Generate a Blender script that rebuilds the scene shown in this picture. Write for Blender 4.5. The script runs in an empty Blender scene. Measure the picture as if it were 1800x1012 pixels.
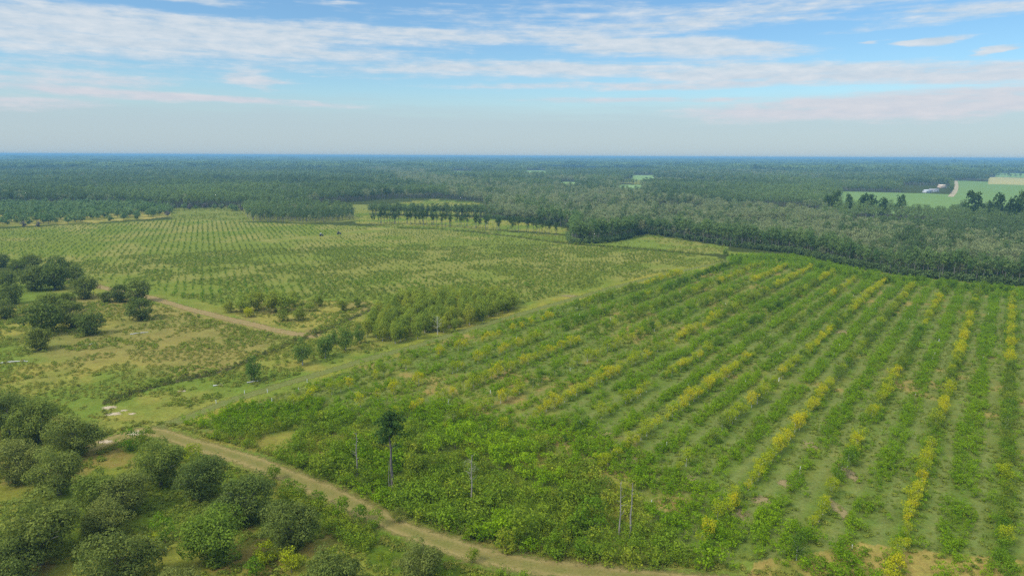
import bpy, math, random
import numpy as np
from mathutils import Matrix, Vector

random.seed(11)
rng = np.random.default_rng(11)
SC = bpy.context.scene
COL = SC.collection
R = math.radians

# ------------------------------------------------------------------ survey
# camera height and lens of the aerial view; g() finds the ground point seen at a photo pixel
H = 60.0
F = 1200.0
PITCH = math.atan(231.5 / F)
SLOPE = 0.0047
AZ = R(36.0)                      # bearing of the planted rows


def g(x, y, z=0.0):
    dx = (x - 900) / F
    dy = (506 - y) / F
    dx, dy = dx - SLOPE * dy, dy + SLOPE * dx
    wy = math.cos(PITCH) + dy * math.sin(PITCH)
    wz = -math.sin(PITCH) + dy * math.cos(PITCH)
    t = (z - H) / wz
    return (dx * t, wy * t)


def direction(x, y):
    dx = (x - 900) / F
    dy = (506 - y) / F
    dx, dy = dx - SLOPE * dy, dy + SLOPE * dx
    wy = math.cos(PITCH) + dy * math.sin(PITCH)
    wz = -math.sin(PITCH) + dy * math.cos(PITCH)
    return math.atan2(dx, wy), math.atan2(wz, math.hypot(dx, wy))


def px_per_m(X, Y, z=0.0):
    depth = Y * math.cos(PITCH) + (H - z) * math.sin(PITCH)
    return F / depth


def to_ct(X, Y):                  # across-row and along-row coordinates
    return X * math.cos(AZ) - Y * math.sin(AZ), X * math.sin(AZ) + Y * math.cos(AZ)


def from_ct(c, t):
    return c * math.cos(AZ) + t * math.sin(AZ), -c * math.sin(AZ) + t * math.cos(AZ)


def poly(pts):
    return np.array([g(*p) for p in pts])


def inside(P, X, Y):
    X = np.asarray(X, float)
    Y = np.asarray(Y, float)
    r = np.zeros(X.shape, bool)
    n = len(P)
    j = n - 1
    for i in range(n):
        xi, yi = P[i]
        xj, yj = P[j]
        m = ((yi > Y) != (yj > Y))
        if yi != yj:
            m &= X < (xj - xi) * (Y - yi) / (yj - yi) + xi
        r ^= m
        j = i
    return r


def seg_dist(P, X, Y, closed=False):
    d = np.full(np.shape(X), 1e9)
    n = len(P)
    for i in range(n if closed else n - 1):
        a = P[i]
        b = P[(i + 1) % n]
        v = b - a
        L = max(1e-9, float(v @ v))
        u = np.clip(((X - a[0]) * v[0] + (Y - a[1]) * v[1]) / L, 0, 1)
        d = np.minimum(d, np.hypot(X - a[0] - u * v[0], Y - a[1] - u * v[1]))
    return d


def _hash(ix, iy, seed):
    h = (ix.astype(np.int64) * 374761393 + iy.astype(np.int64) * 668265263 + seed * 974634777) & 0xFFFFFFFF
    h = ((h ^ (h >> 13)) * 1274126177) & 0xFFFFFFFF
    return ((h ^ (h >> 16)) & 0xFFFF) / 65535.0


def vnoise(x, y, seed):
    x = np.asarray(x, float)
    y = np.asarray(y, float)
    ix = np.floor(x)
    iy = np.floor(y)
    fx = x - ix
    fy = y - iy
    fx = fx * fx * (3 - 2 * fx)
    fy = fy * fy * (3 - 2 * fy)
    a = _hash(ix, iy, seed)
    b = _hash(ix + 1, iy, seed)
    c = _hash(ix, iy + 1, seed)
    d = _hash(ix + 1, iy + 1, seed)
    return (a * (1 - fx) + b * fx) * (1 - fy) + (c * (1 - fx) + d * fx) * fy


def fbm(x, y, scale, seed, oct=4):
    v = 0
    a = 0.5
    s = 0
    for o in range(oct):
        v = v + a * vnoise(np.asarray(x) / scale + 17.3 * o, np.asarray(y) / scale - 9.1 * o, seed + o)
        s += a
        a *= 0.5
        scale *= 0.5
    return v / s


def sstep(a, b, x):
    t = np.clip((x - a) / (b - a), 0, 1)
    return t * t * (3 - 2 * t)


# ------------------------------------------------------------------ regions (outlined where they lie on the ground)
P_ROWS = poly([(318, 748), (420, 715), (560, 668), (700, 622), (900, 560), (1150, 492), (1290, 462), (1400, 470),
               (1500, 489), (1600, 503), (1800, 525), (2050, 545), (2150, 1060), (1500, 1030), (1340, 985), (1250, 975), (1150, 930),
               (1105, 850), (950, 785), (700, 742), (560, 745), (420, 762)])
P_YOUNG = poly([(-260, 425), (0, 402), (150, 394), (300, 386), (430, 390), (600, 396), (700, 400), (800, 405), (1000, 429), (1240, 449),
                (1278, 458), (1150, 482), (905, 536), (880, 522), (660, 529), (560, 524), (420, 530),
                (380, 536), (300, 520), (200, 500), (120, 475), (0, 462), (-260, 475)])
P_MEADOW = poly([(-250, 560), (0, 545), (170, 515), (260, 530), (420, 565), (545, 593), (490, 610), (400, 650), (230, 690), (100, 735), (-250, 740)])
P_STRIP = poly([(275, 755), (400, 700), (560, 655), (640, 630), (710, 600), (900, 544), (1150, 480), (1285, 455), (1296, 462),
                (1150, 492), (900, 560), (700, 622), (560, 668), (420, 715), (330, 750)])
P_FIELD_TRI = poly([(540, 588), (600, 545), (660, 532), (690, 532), (650, 550), (640, 600), (690, 612), (560, 658), (420, 700), (270, 750),
                    (150, 735), (200, 705), (400, 655), (490, 612)])
P_SHRUBBY = poly([(400, 545), (470, 525), (650, 530), (640, 545), (590, 570), (540, 588), (430, 560)])
P_BRAMBLE = poly([(300, 757), (420, 755), (560, 740), (700, 738), (950, 782), (1105, 848), (1140, 930), (1250, 985), (1300, 1003),
                  (1100, 997), (940, 980), (840, 955), (760, 928), (690, 900), (600, 855), (520, 822), (430, 788)])
P_VERGE = poly([(470, 838), (520, 868), (600, 905), (690, 945), (760, 970), (840, 992), (930, 1012), (990, 1060), (760, 1060), (700, 1012), (560, 925), (450, 855)])
P_LOWER = poly([(-250, 700), (60, 715), (170, 760), (250, 775), (430, 830), (560, 925), (700, 1012), (760, 1080), (-250, 1080)])
P_PALEORCH = poly([(-260, 415), (0, 399), (150, 393), (260, 385), (300, 380), (300, 366), (200, 360), (0, 360), (-260, 362)])
P_WEDGE = poly([(1005, 429), (1060, 424), (1140, 413), (1290, 434), (1400, 448), (1500, 470), (1500, 488), (1400, 469), (1290, 455), (1240, 446)])
P_WEDGE2 = poly([(1005, 429), (1060, 424), (1140, 413), (1275, 433), (1290, 447), (1240, 446)])
P_BELT = poly([(620, 398), (700, 396), (780, 399), (1000, 414), (1010, 429), (820, 406), (700, 401)])
P_TAN = poly([(655, 378), (850, 383), (990, 400), (1000, 411), (780, 399), (655, 394), (622, 392)])
P_PLANT = poly([(628, 390), (622, 372), (700, 356), (760, 351), (845, 357), (850, 368), (850, 383), (655, 378)])
P_CLEAR = poly([(302, 386), (300, 367), (350, 366), (420, 367), (430, 378), (440, 389)])
P_GROVE = poly([(640, 598), (690, 606), (740, 598), (770, 592), (840, 568), (902, 548), (905, 536), (870, 528), (760, 528), (690, 535), (655, 560)])


def clearing(x0, x1, ytop, ybot, shrink=0.72):
    a0 = direction(x0, ytop)[0]
    a1 = direction(x1, ytop)[0]
    d1 = math.hypot(*g((x0 + x1) / 2, ytop))
    d0 = math.hypot(*g((x0 + x1) / 2, ybot)) * shrink
    n = 8
    pts = []
    for i in range(n + 1):
        a = a0 + (a1 - a0) * i / n
        r_ = d0 * random.uniform(0.99, 1.01)
        pts.append((r_ * math.sin(a), r_ * math.cos(a)))
    for i in range(n + 1):
        a = a1 + (a0 - a1) * i / n
        r_ = d1 * random.uniform(0.99, 1.01)
        pts.append((r_ * math.sin(a), r_ * math.cos(a)))
    return np.array(pts)


P_CROP = clearing(1676, 1960, 321, 352)
P_CROP2 = clearing(1478, 1676, 339, 349)
P_STUBBLE = clearing(1738, 1900, 313.0, 318.5, 0.84)
P_FARGREEN = [clearing(1750, 1960, 305.5, 308, 0.84), clearing(1086, 1130, 325, 328.5, 0.78), clearing(985, 1012, 320, 322.5, 0.82),
              clearing(796, 832, 301, 303, 0.84), clearing(1112, 1150, 308, 310, 0.84), clearing(925, 960, 300, 303, 0.8)]
P_YARD = clearing(1585, 1672, 327, 337, 0.80)
P_FRONT = np.array([g(*p) for p in [(-900, 372), (-260, 364), (0, 361), (200, 361), (300, 367), (350, 366), (420, 367), (520, 361), (600, 357), (690, 350),
                                    (770, 349), (845, 356), (852, 372), (860, 384), (1000, 400), (1003, 427), (1060, 427), (1100, 421), (1140, 412), (1290, 434), (1400, 447),
                                    (1500, 469), (1600, 485), (1700, 496), (1800, 504), (1900, 511), (2200, 530)]]
                   + [(6000, 500), (40000, 1000), (40000, 60000), (-40000, 60000), (-40000, 1500)])
P_GROVE_FAR = poly([(418, 380), (445, 389), (560, 392), (622, 387), (618, 372), (520, 362), (430, 367)])
P_GRAY = poly([(640, 296), (700, 320), (780, 345), (850, 372), (900, 392), (1010, 408), (1140, 405), (1290, 424), (1400, 438), (1500, 456), (1700, 484), (1900, 500),
               (1900, 452), (1700, 436), (1600, 418), (1480, 396), (1380, 376), (1200, 358), (1050, 345), (900, 338), (820, 326), (740, 306), (690, 294)])
P_PINESTAND = poly([(1470, 372), (1490, 390), (1560, 396), (1650, 402), (1720, 425), (1900, 440), (1900, 380), (1640, 372)])

ROAD = np.array([g(*p) for p in [(150, 790), (200, 772), (262, 758), (340, 780), (430, 806), (520, 842), (600, 876), (690, 921), (760, 948), (840, 974), (930, 994), (1040, 1006), (1200, 1022), (1500, 1052)]])
REDROAD = np.array([g(*p) for p in [(120, 488), (180, 505), (260, 522), (340, 545), (430, 567), (500, 583), (560, 591)]])
TRACK = np.array([g(*p) for p in [(262, 758), (330, 733), (400, 706), (480, 681), (560, 657), (640, 633), (740, 605), (830, 577), (1000, 527), (1150, 487), (1282, 458)]])
DITCH = np.array([g(*p) for p in [(655, 543), (590, 572), (530, 596), (490, 611), (430, 637), (380, 656), (300, 672), (230, 692), (190, 707)]])
HEDGE = np.array([g(*p) for p in [(700, 401), (820, 406), (1000, 428), (1120, 437), (1240, 448)]])


# ------------------------------------------------------------------ materials
def new_mat(name):
    m = bpy.data.materials.new(name)
    m.use_nodes = True
    nt = m.node_tree
    nt.nodes.clear()
    out = nt.nodes.new('ShaderNodeOutputMaterial')
    return m, nt, out


def N(nt, t, **kw):
    n = nt.nodes.new(t)
    for k, v in kw.items():
        setattr(n, k, v)
    return n


def math_node(nt, op, a, b=None, clamp=False):
    n = N(nt, 'ShaderNodeMath', operation=op, use_clamp=clamp)
    for i, v in enumerate((a, b)):
        if v is None:
            continue
        if isinstance(v, (int, float)):
            n.inputs[i].default_value = v
        else:
            nt.links.new(v, n.inputs[i])
    return n.outputs[0]


def mixrgb(nt, fac, a, b, blend='MIX'):
    n = N(nt, 'ShaderNodeMix', data_type='RGBA', blend_type=blend)
    for i, v in ((0, fac), (6, a), (7, b)):
        if isinstance(v, (int, float)):
            n.inputs[i].default_value = v
        elif isinstance(v, tuple):
            n.inputs[i].default_value = (*v, 1) if len(v) == 3 else v
        else:
            nt.links.new(v, n.inputs[i])
    return n.outputs[2]


def noise(nt, vec, scale, detail=3, rough=0.55):
    n = N(nt, 'ShaderNodeTexNoise')
    n.inputs['Scale'].default_value = scale
    n.inputs['Detail'].default_value = detail
    n.inputs['Roughness'].default_value = rough
    if vec is not None:
        nt.links.new(vec, n.inputs['Vector'])
    return n.outputs['Fac']


def foliage(name, c1, c2, c3=None, patch=None, patch_scale=0.02, lr=0.38, trans=0.45):
    """leaf material: colour drawn per plant, each leaf a little lighter or darker, optional drift of hue over the land"""
    kf = (1.66, 1.45, 0.72)
    c1, c2, c3, patch = [tuple(min(0.8, a * b) for a, b in zip(q, kf)) if q else None for q in (c1, c2, c3, patch)]
    m, nt, out = new_mat(name)
    oi = N(nt, 'ShaderNodeObjectInfo')
    ramp = N(nt, 'ShaderNodeValToRGB')
    e = ramp.color_ramp.elements
    e[0].color = (*c1, 1)
    e[1].color = (*c2, 1)
    if c3:
        e[1].position = 0.55
        x = e.new(1.0)
        x.color = (*c3, 1)
    nt.links.new(oi.outputs['Random'], ramp.inputs[0])
    col = ramp.outputs[0]
    if patch:
        geo = N(nt, 'ShaderNodeNewGeometry')
        f = noise(nt, geo.outputs['Position'], patch_scale, 2)
        f = math_node(nt, 'MULTIPLY', math_node(nt, 'SUBTRACT', f, 0.42), 5.0, True)
        col = mixrgb(nt, f, col, patch)
    at = N(nt, 'ShaderNodeAttribute', attribute_name='lr')
    k = math_node(nt, 'ADD', math_node(nt, 'MULTIPLY', at.outputs['Fac'], 2 * lr), 1 - lr)
    hsv = N(nt, 'ShaderNodeHueSaturation')
    nt.links.new(col, hsv.inputs['Color'])
    nt.links.new(k, hsv.inputs['Value'])
    hue = math_node(nt, 'ADD', math_node(nt, 'MULTIPLY', at.outputs['Fac'], -0.02), 0.51)
    nt.links.new(hue, hsv.inputs['Hue'])
    d = N(nt, 'ShaderNodeBsdfDiffuse')
    t = N(nt, 'ShaderNodeBsdfTranslucent')
    nt.links.new(hsv.outputs[0], d.inputs[0])
    nt.links.new(hsv.outputs[0], t.inputs[0])
    mx = N(nt, 'ShaderNodeMixShader')
    mx.inputs[0].default_value = trans
    nt.links.new(d.outputs[0], mx.inputs[1])
    nt.links.new(t.outputs[0], mx.inputs[2])
    nt.links.new(mx.outputs[0], out.inputs[0])
    return m


def plain(name, c1, c2, scale=3.0, rough=0.9):
    m, nt, out = new_mat(name)
    tc = N(nt, 'ShaderNodeTexCoord')
    f = noise(nt, tc.outputs['Object'], scale, 4)
    f = math_node(nt, 'MULTIPLY', math_node(nt, 'SUBTRACT', f, 0.3), 2.5, True)
    col = mixrgb(nt, f, c1, c2)
    b = N(nt, 'ShaderNodeBsdfPrincipled')
    b.inputs['Roughness'].default_value = rough
    nt.links.new(col, b.inputs['Base Color'])
    nt.links.new(b.outputs[0], out.inputs[0])
    return m


def soil(name, ca, cb, cc, scale, edge=True, grain=0.35):
    """bare or grassy strip of ground; its rim breaks up into the grass beside it"""
    ca, cb, cc = [tuple(f_ * v for f_, v in zip((0.72, 0.72, 0.62), q)) for q in (ca, cb, cc)]
    m, nt, out = new_mat(name)
    geo = N(nt, 'ShaderNodeNewGeometry')
    pos = geo.outputs['Position']
    n1 = noise(nt, pos, scale, 5, 0.6)
    n2 = noise(nt, pos, scale * 7, 4, 0.65)
    f1 = math_node(nt, 'MULTIPLY', math_node(nt, 'SUBTRACT', n1, 0.33), 3.0, True)
    col = mixrgb(nt, f1, ca, cb)
    at = N(nt, 'ShaderNodeAttribute', attribute_name='wear')
    col = mixrgb(nt, math_node(nt, 'MULTIPLY', at.outputs['Fac'], 0.85), col, cc)
    k = math_node(nt, 'ADD', math_node(nt, 'MULTIPLY', n2, 2 * grain), 1 - grain)
    hsv = N(nt, 'ShaderNodeHueSaturation')
    nt.links.new(col, hsv.inputs['Color'])
    nt.links.new(k, hsv.inputs['Value'])
    d = N(nt, 'ShaderNodeBsdfDiffuse')
    nt.links.new(hsv.outputs[0], d.inputs[0])
    if edge:
        ea = N(nt, 'ShaderNodeAttribute', attribute_name='rim')
        n3 = noise(nt, pos, scale * 2.5, 5, 0.7)
        th = math_node(nt, 'ADD', ea.outputs['Fac'], math_node(nt, 'MULTIPLY', math_node(nt, 'SUBTRACT', n3, 0.5), 1.6))
        al = math_node(nt, 'MULTIPLY', math_node(nt, 'SUBTRACT', th, 0.25), 3.0, True)
        tr = N(nt, 'ShaderNodeBsdfTransparent')
        mx = N(nt, 'ShaderNodeMixShader')
        nt.links.new(al, mx.inputs[0])
        nt.links.new(tr.outputs[0], mx.inputs[1])
        nt.links.new(d.outputs[0], mx.inputs[2])
        nt.links.new(mx.outputs[0], out.inputs[0])
    else:
        nt.links.new(d.outputs[0], out.inputs[0])
    return m


BARK = plain('grey_bark', (0.065, 0.055, 0.045), (0.14, 0.12, 0.10), 3)
BARK_WOOD = plain('forest_bark', (0.08, 0.075, 0.068), (0.18, 0.165, 0.15), 0.6)
BARK_PALE = plain('pale_bark', (0.30, 0.28, 0.25), (0.45, 0.43, 0.40), 3)
DEADWOOD = plain('dead_wood', (0.13, 0.115, 0.098), (0.28, 0.245, 0.21), 2)
PALEWOOD = plain('weathered_wood', (0.35, 0.33, 0.29), (0.5, 0.48, 0.44), 3)
TUBE = plain('white_plastic', (0.65, 0.64, 0.58), (0.8, 0.79, 0.75), 2, 0.5)

L = {}
L['mature'] = foliage('olive_oak_leaf', (0.082, 0.118, 0.046), (0.12, 0.150, 0.066), (0.090, 0.135, 0.042), lr=0.3)
L['mature_dark'] = foliage('dark_oak_leaf', (0.070, 0.108, 0.045), (0.092, 0.128, 0.052))
L['bright_tree'] = foliage('fresh_oak_leaf', (0.085, 0.145, 0.032), (0.095, 0.155, 0.036))
L['golden'] = foliage('golden_leaf', (0.225, 0.27, 0.020), (0.275, 0.28, 0.018), (0.19, 0.25, 0.02), lr=0.28)
L['lime'] = foliage('yellow_green_leaf', (0.145, 0.21, 0.018), (0.19, 0.24, 0.02), lr=0.3)
L['olive'] = foliage('dull_olive_leaf', (0.075, 0.13, 0.024), (0.105, 0.15, 0.026), lr=0.35)
L['green'] = foliage('young_green_leaf', (0.065, 0.135, 0.016), (0.09, 0.16, 0.018), lr=0.45)
L['darkgreen'] = foliage('deep_green_leaf', (0.038, 0.082, 0.016), (0.05, 0.10, 0.02), lr=0.45)
L['weed'] = foliage('bright_weed_leaf', (0.064, 0.138, 0.009), (0.094, 0.18, 0.011), (0.09, 0.15, 0.016), patch=(0.112, 0.20, 0.011), patch_scale=0.06, lr=0.45)
L['bramble'] = foliage('bramble_leaf', (0.066, 0.118, 0.020), (0.115, 0.17, 0.024), (0.16, 0.20, 0.034), patch=(0.095, 0.165, 0.022), patch_scale=0.09)
L['willow'] = foliage('soft_green_leaf', (0.115, 0.21, 0.012), (0.145, 0.24, 0.016), lr=0.3)
L['shrub'] = foliage('grey_green_shrub_leaf', (0.075, 0.115, 0.035), (0.10, 0.13, 0.045))
L['bush'] = foliage('orchard_bush_leaf', (0.080, 0.132, 0.034), (0.115, 0.165, 0.045), patch=(0.085, 0.165, 0.026), patch_scale=0.012)
L['grove'] = foliage('grove_leaf', (0.105, 0.16, 0.042), (0.14, 0.20, 0.048), (0.18, 0.22, 0.048), lr=0.3)
L['rust'] = foliage('yellowing_leaf', (0.095, 0.145, 0.035), (0.135, 0.17, 0.035), lr=0.3)
L['pine'] = foliage('pine_needle', (0.030, 0.062, 0.026), (0.045, 0.082, 0.030))
L['edgepine'] = foliage('edge_pine_needle', (0.055, 0.112, 0.062), (0.10, 0.165, 0.09), (0.075, 0.13, 0.078))
L['forestpine'] = foliage('forest_pine_needle', (0.044, 0.082, 0.054), (0.076, 0.126, 0.080), patch=(0.105, 0.168, 0.092), patch_scale=0.0035)
L['hardwood'] = foliage('grey_swamp_leaf', (0.11, 0.158, 0.12), (0.175, 0.205, 0.19), (0.085, 0.14, 0.10), patch=(0.13, 0.17, 0.14), patch_scale=0.012)
L['pale'] = foliage('pale_orchard_leaf', (0.06, 0.12, 0.065), (0.10, 0.165, 0.11), (0.075, 0.14, 0.085))
L['tuft_gold'] = foliage('dry_grass_tuft', (0.155, 0.17, 0.06), (0.125, 0.155, 0.05), (0.09, 0.14, 0.04), lr=0.25)
L['tuft_green'] = foliage('green_grass_tuft', (0.10, 0.15, 0.04), (0.135, 0.175, 0.05), (0.085, 0.14, 0.03), lr=0.25)
L['heath'] = foliage('brown_weed', (0.085, 0.085, 0.05), (0.065, 0.09, 0.04), (0.07, 0.10, 0.04))


# ------------------------------------------------------------------ mesh building
def mesh_np(name, V, faces4=None, faces3=None, mats=(), mat_idx=None, lr=None):
    me = bpy.data.meshes.new(name)
    V = np.asarray(V, np.float32)
    n4 = 0 if faces4 is None else len(faces4)
    n3 = 0 if faces3 is None else len(faces3)
    idx = []
    if n4:
        idx.append(np.asarray(faces4, np.int32).ravel())
    if n3:
        idx.append(np.asarray(faces3, np.int32).ravel())
    idx = np.concatenate(idx)
    tot = np.concatenate([np.full(n4, 4, np.int32), np.full(n3, 3, np.int32)])
    me.vertices.add(len(V))
    me.vertices.foreach_set('co', V.ravel())
    me.loops.add(len(idx))
    me.loops.foreach_set('vertex_index', idx)
    me.polygons.add(n4 + n3)
    st = np.concatenate([[0], np.cumsum(tot)[:-1]]).astype(np.int32)
    me.polygons.foreach_set('loop_start', st)
    me.polygons.foreach_set('loop_total', tot)
    for m in mats:
        me.materials.append(m)
    if mat_idx is not None:
        me.polygons.foreach_set('material_index', np.asarray(mat_idx, np.int32))
    if lr is not None:
        a = me.attributes.new('lr', 'FLOAT', 'FACE')
        a.data.foreach_set('value', np.asarray(lr, np.float32))
    me.update(calc_edges=True)
    me.validate()
    return me


def unit(v):
    return v / np.maximum(1e-9, np.linalg.norm(v, axis=-1, keepdims=True))


def leaf_quads(pos, nor, size, aspect=0.6, droop=None):
    n = len(pos)
    t = unit(np.cross(nor, rng.normal(size=(n, 3))))
    b = np.cross(nor, t)
    s = np.asarray(size).reshape(-1, 1) * np.ones((n, 1))
    w = s * aspect
    V = np.stack([pos + t * s, pos + b * w, pos - t * s, pos - b * w], 1)
    fq = np.arange(4 * n).reshape(n, 4)
    return V.reshape(-1, 3), fq


def clump_leaves(clumps, per, size, flat=0.85, jit=0.5, up=0.35, zmin=-0.55):
    """leaves on the skins of many small clumps"""
    P = []
    Nn = []
    for (cx, cy, cz, r) in clumps:
        n = max(4, int(per * r * r))
        d = unit(rng.normal(size=(n * 2, 3)))
        d = d[d[:, 2] > zmin][:n]
        rad = r * (0.7 + 0.38 * rng.random((len(d), 1)))
        P.append(np.array([[cx, cy, cz]]) + d * rad * np.array([[1, 1, flat]]))
        Nn.append(unit(d + np.array([[0, 0, up]]) + jit * rng.normal(size=d.shape)))
    P = np.concatenate(P)
    Nn = np.concatenate(Nn)
    s = size * (0.65 + 0.7 * rng.random(len(P)))
    V, fq = leaf_quads(P, Nn, s)
    return V, fq, rng.random(len(P)) * 0.75 + 0.25 * rng.random(len(P))


def tube(pts, rad, sides=6):
    V = []
    Fq = []
    pts = [np.array(p, float) for p in pts]
    for i, p in enumerate(pts):
        d = pts[min(i + 1, len(pts) - 1)] - pts[max(i - 1, 0)]
        d = d / max(1e-9, np.linalg.norm(d))
        a = np.cross(d, [0.3, 0.9, 0.2])
        a /= np.linalg.norm(a)
        b = np.cross(d, a)
        for k in range(sides):
            t = 2 * math.pi * k / sides
            V.append(p + rad[i] * (math.cos(t) * a + math.sin(t) * b))
    for i in range(len(pts) - 1):
        for k in range(sides):
            k2 = (k + 1) % sides
            Fq.append((i * sides + k, i * sides + k2, (i + 1) * sides + k2, (i + 1) * sides + k))
    return np.array(V), np.array(Fq)


def merge(parts):
    V = []
    Q = []
    o = 0
    for v, f in parts:
        V.append(v)
        Q.append(f + o)
        o += len(v)
    return np.concatenate(V), np.concatenate(Q)


def trunk_parts(h, r, limbs=0, limb_from=0.35, limb_len=2.0, lean=0.03, sides=6, up=0.8, top=0.25):
    pts = []
    rad = []
    lx, ly = rng.normal(size=2) * lean
    for i in range(6):
        u = i / 5
        pts.append((lx * h * u * u + 0.006 * h * rng.normal() * (u > 0), ly * h * u * u + 0.006 * h * rng.normal() * (u > 0), h * u))
        rad.append(r * (1 - u * (1 - top)) * (1.25 if i == 0 else 1))
    parts = [tube(pts, rad, sides)]
    for k in range(limbs):
        u = limb_from + (1 - limb_from) * (k + rng.random()) / limbs
        i = min(4, int(u * 5))
        fr = u * 5 - i
        p = np.array(pts[i]) * (1 - fr) + np.array(pts[i + 1]) * fr
        a = rng.random() * 6.283 + k * 2.4
        ll = limb_len * (0.7 + 0.6 * rng.random()) * (1.15 - 0.5 * u)
        e1 = p + np.array([math.cos(a) * ll * 0.5, math.sin(a) * ll * 0.5, ll * 0.5 * up])
        e2 = p + np.array([math.cos(a + 0.2) * ll, math.sin(a + 0.2) * ll, ll * up * (0.8 + 0.4 * rng.random())])
        rr = r * (0.42 - 0.2 * u)
        parts.append(tube([p, e1, e2], [rr, rr * 0.65, rr * 0.25], 5))
    return parts


def trunk_mesh(name, mat, *a, **k):
    V, Q = merge(trunk_parts(*a, **k))
    me = mesh_np(name, V, Q, mats=[mat])
    me.polygons.foreach_set('use_smooth', np.ones(len(me.polygons), bool))
    return me


def crown_mesh(name, mat, clumps, per, size, **k):
    V, Q, lr = clump_leaves(clumps, per, size, **k)
    return mesh_np(name, V, Q, mats=[mat], lr=lr)


def remat(me, mat):
    c = me.copy()
    c.materials.clear()
    c.materials.append(mat)
    return c


def dome_clumps(n, Rr, z0, z1, cr, flat_top=1.0, fill=0.55, uneven=0.25):
    """clump centres through the outer part of a spreading crown"""
    out = []
    lobes = [(rng.random() * 6.283, 0.8 + uneven * rng.normal()) for _ in range(5)]
    for i in range(n):
        d = unit(rng.normal(size=3))
        a = math.atan2(d[1], d[0])
        k = 1 + sum(0.13 * q * math.cos((j + 1) * (a - ph)) for j, (ph, q) in enumerate(lobes))
        rr = (fill + (1 - fill) * rng.random() ** 0.6)
        zc = (z0 + z1) / 2
        hz = (z1 - z0) / 2
        x = d[0] * Rr * rr * k
        y = d[1] * Rr * rr * k
        z = zc + d[2] * hz * rr * (1 + 0.18 * math.sin(3 * a + lobes[0][0]))
        low = 1 - 0.35 * max(0, -d[2])
        out.append((x * low, y * low, z, cr * (0.65 + 0.7 * rng.random())))
    return out


# ------------------------------------------------------------------ object helpers
def tag(o, label=None, cat=None, group=None, kind=None):
    if label:
        o['label'] = label
    if cat:
        o['category'] = cat
    if group:
        o['group'] = group
    if kind:
        o['kind'] = kind
    return o


def link(name, me, parent=None, loc=(0, 0, 0), rz=0, s=1):
    o = bpy.data.objects.new(name, me)
    COL.objects.link(o)
    if parent:
        o.parent = parent
    o.location = loc
    o.rotation_euler = (0, 0, rz)
    o.scale = (s, s, s) if isinstance(s, (int, float)) else s
    return o


def tree_thing(name, label, cat, group, X, Y, trunk, crown, s, z=0.0, rz=None):
    root = link(name, None, None, (X, Y, z), random.uniform(0, 6.283) if rz is None else rz, s)
    root.empty_display_size = 0.5
    tag(root, label, cat, group)
    if trunk:
        link('trunk', trunk, root)
    if crown:
        link('crown', crown, root)
    return root


ORD = ['first', 'second', 'third', 'fourth', 'fifth', 'sixth', 'seventh', 'eighth', 'ninth', 'tenth', 'eleventh', 'twelfth', 'thirteenth', 'fourteenth']


def nth(i):
    if i < len(ORD):
        return ORD[i]
    n = i + 1
    return f"{n}{'th' if 10 < n % 100 < 14 else {1: 'st', 2: 'nd', 3: 'rd'}.get(n % 10, 'th')}"


def scatter(name, label, protos, X, Y, scl, z=0.0, squash=None):
    """one uncountable mass: points carrying plants of a few shapes"""
    n = len(X)
    me = bpy.data.meshes.new(name)
    me.vertices.add(n)
    V = np.zeros((n, 3), np.float32)
    V[:, 0] = X
    V[:, 1] = Y
    V[:, 2] = z
    me.vertices.foreach_set('co', V.ravel())
    a = me.attributes.new('scl', 'FLOAT_VECTOR', 'POINT')
    S = np.repeat(np.asarray(scl, np.float32).reshape(-1, 1), 3, 1)
    if squash is not None:
        S[:, 2] *= squash
    a.data.foreach_set('vector', S.astype(np.float32).ravel())
    a = me.attributes.new('rot', 'FLOAT_VECTOR', 'POINT')
    Rt = np.zeros((n, 3), np.float32)
    Rt[:, 2] = rng.random(n) * 6.283
    Rt[:, :2] = rng.normal(size=(n, 2)) * 0.06
    a.data.foreach_set('vector', Rt.ravel())
    a = me.attributes.new('var', 'INT', 'POINT')
    a.data.foreach_set('value', rng.integers(0, len(protos), n).astype(np.int32))
    o = link(name, me)
    tag(o, label, name.replace('_', ' '), None, 'stuff')
    ng = bpy.data.node_groups.new(name, 'GeometryNodeTree')
    ng.interface.new_socket('Geometry', in_out='INPUT', socket_type='NodeSocketGeometry')
    ng.interface.new_socket('Geometry', in_out='OUTPUT', socket_type='NodeSocketGeometry')
    gi = ng.nodes.new('NodeGroupInput')
    go = ng.nodes.new('NodeGroupOutput')
    iop = ng.nodes.new('GeometryNodeInstanceOnPoints')
    jn = ng.nodes.new('GeometryNodeJoinGeometry')
    for i, pm in enumerate(protos):
        po = bpy.data.objects.new(name, pm)
        oi = ng.nodes.new('GeometryNodeObjectInfo')
        oi.inputs['As Instance'].default_value = True
        oi.inputs['Object'].default_value = po
        ng.links.new(oi.outputs['Geometry'], jn.inputs[0])
    ng.links.new(gi.outputs[0], iop.inputs['Points'])
    ng.links.new(jn.outputs[0], iop.inputs['Instance'])
    iop.inputs['Pick Instance'].default_value = True

    def attr(nm, tp):
        q = ng.nodes.new('GeometryNodeInputNamedAttribute')
        q.data_type = tp
        q.inputs[0].default_value = nm
        return q.outputs[0]
    ng.links.new(attr('var', 'INT'), iop.inputs['Instance Index'])
    ng.links.new(attr('rot', 'FLOAT_VECTOR'), iop.inputs['Rotation'])
    ng.links.new(attr('scl', 'FLOAT_VECTOR'), iop.inputs['Scale'])
    ng.links.new(iop.outputs[0], go.inputs[0])
    md = o.modifiers.new('spread', 'NODES')
    md.node_group = ng
    return o


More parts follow.
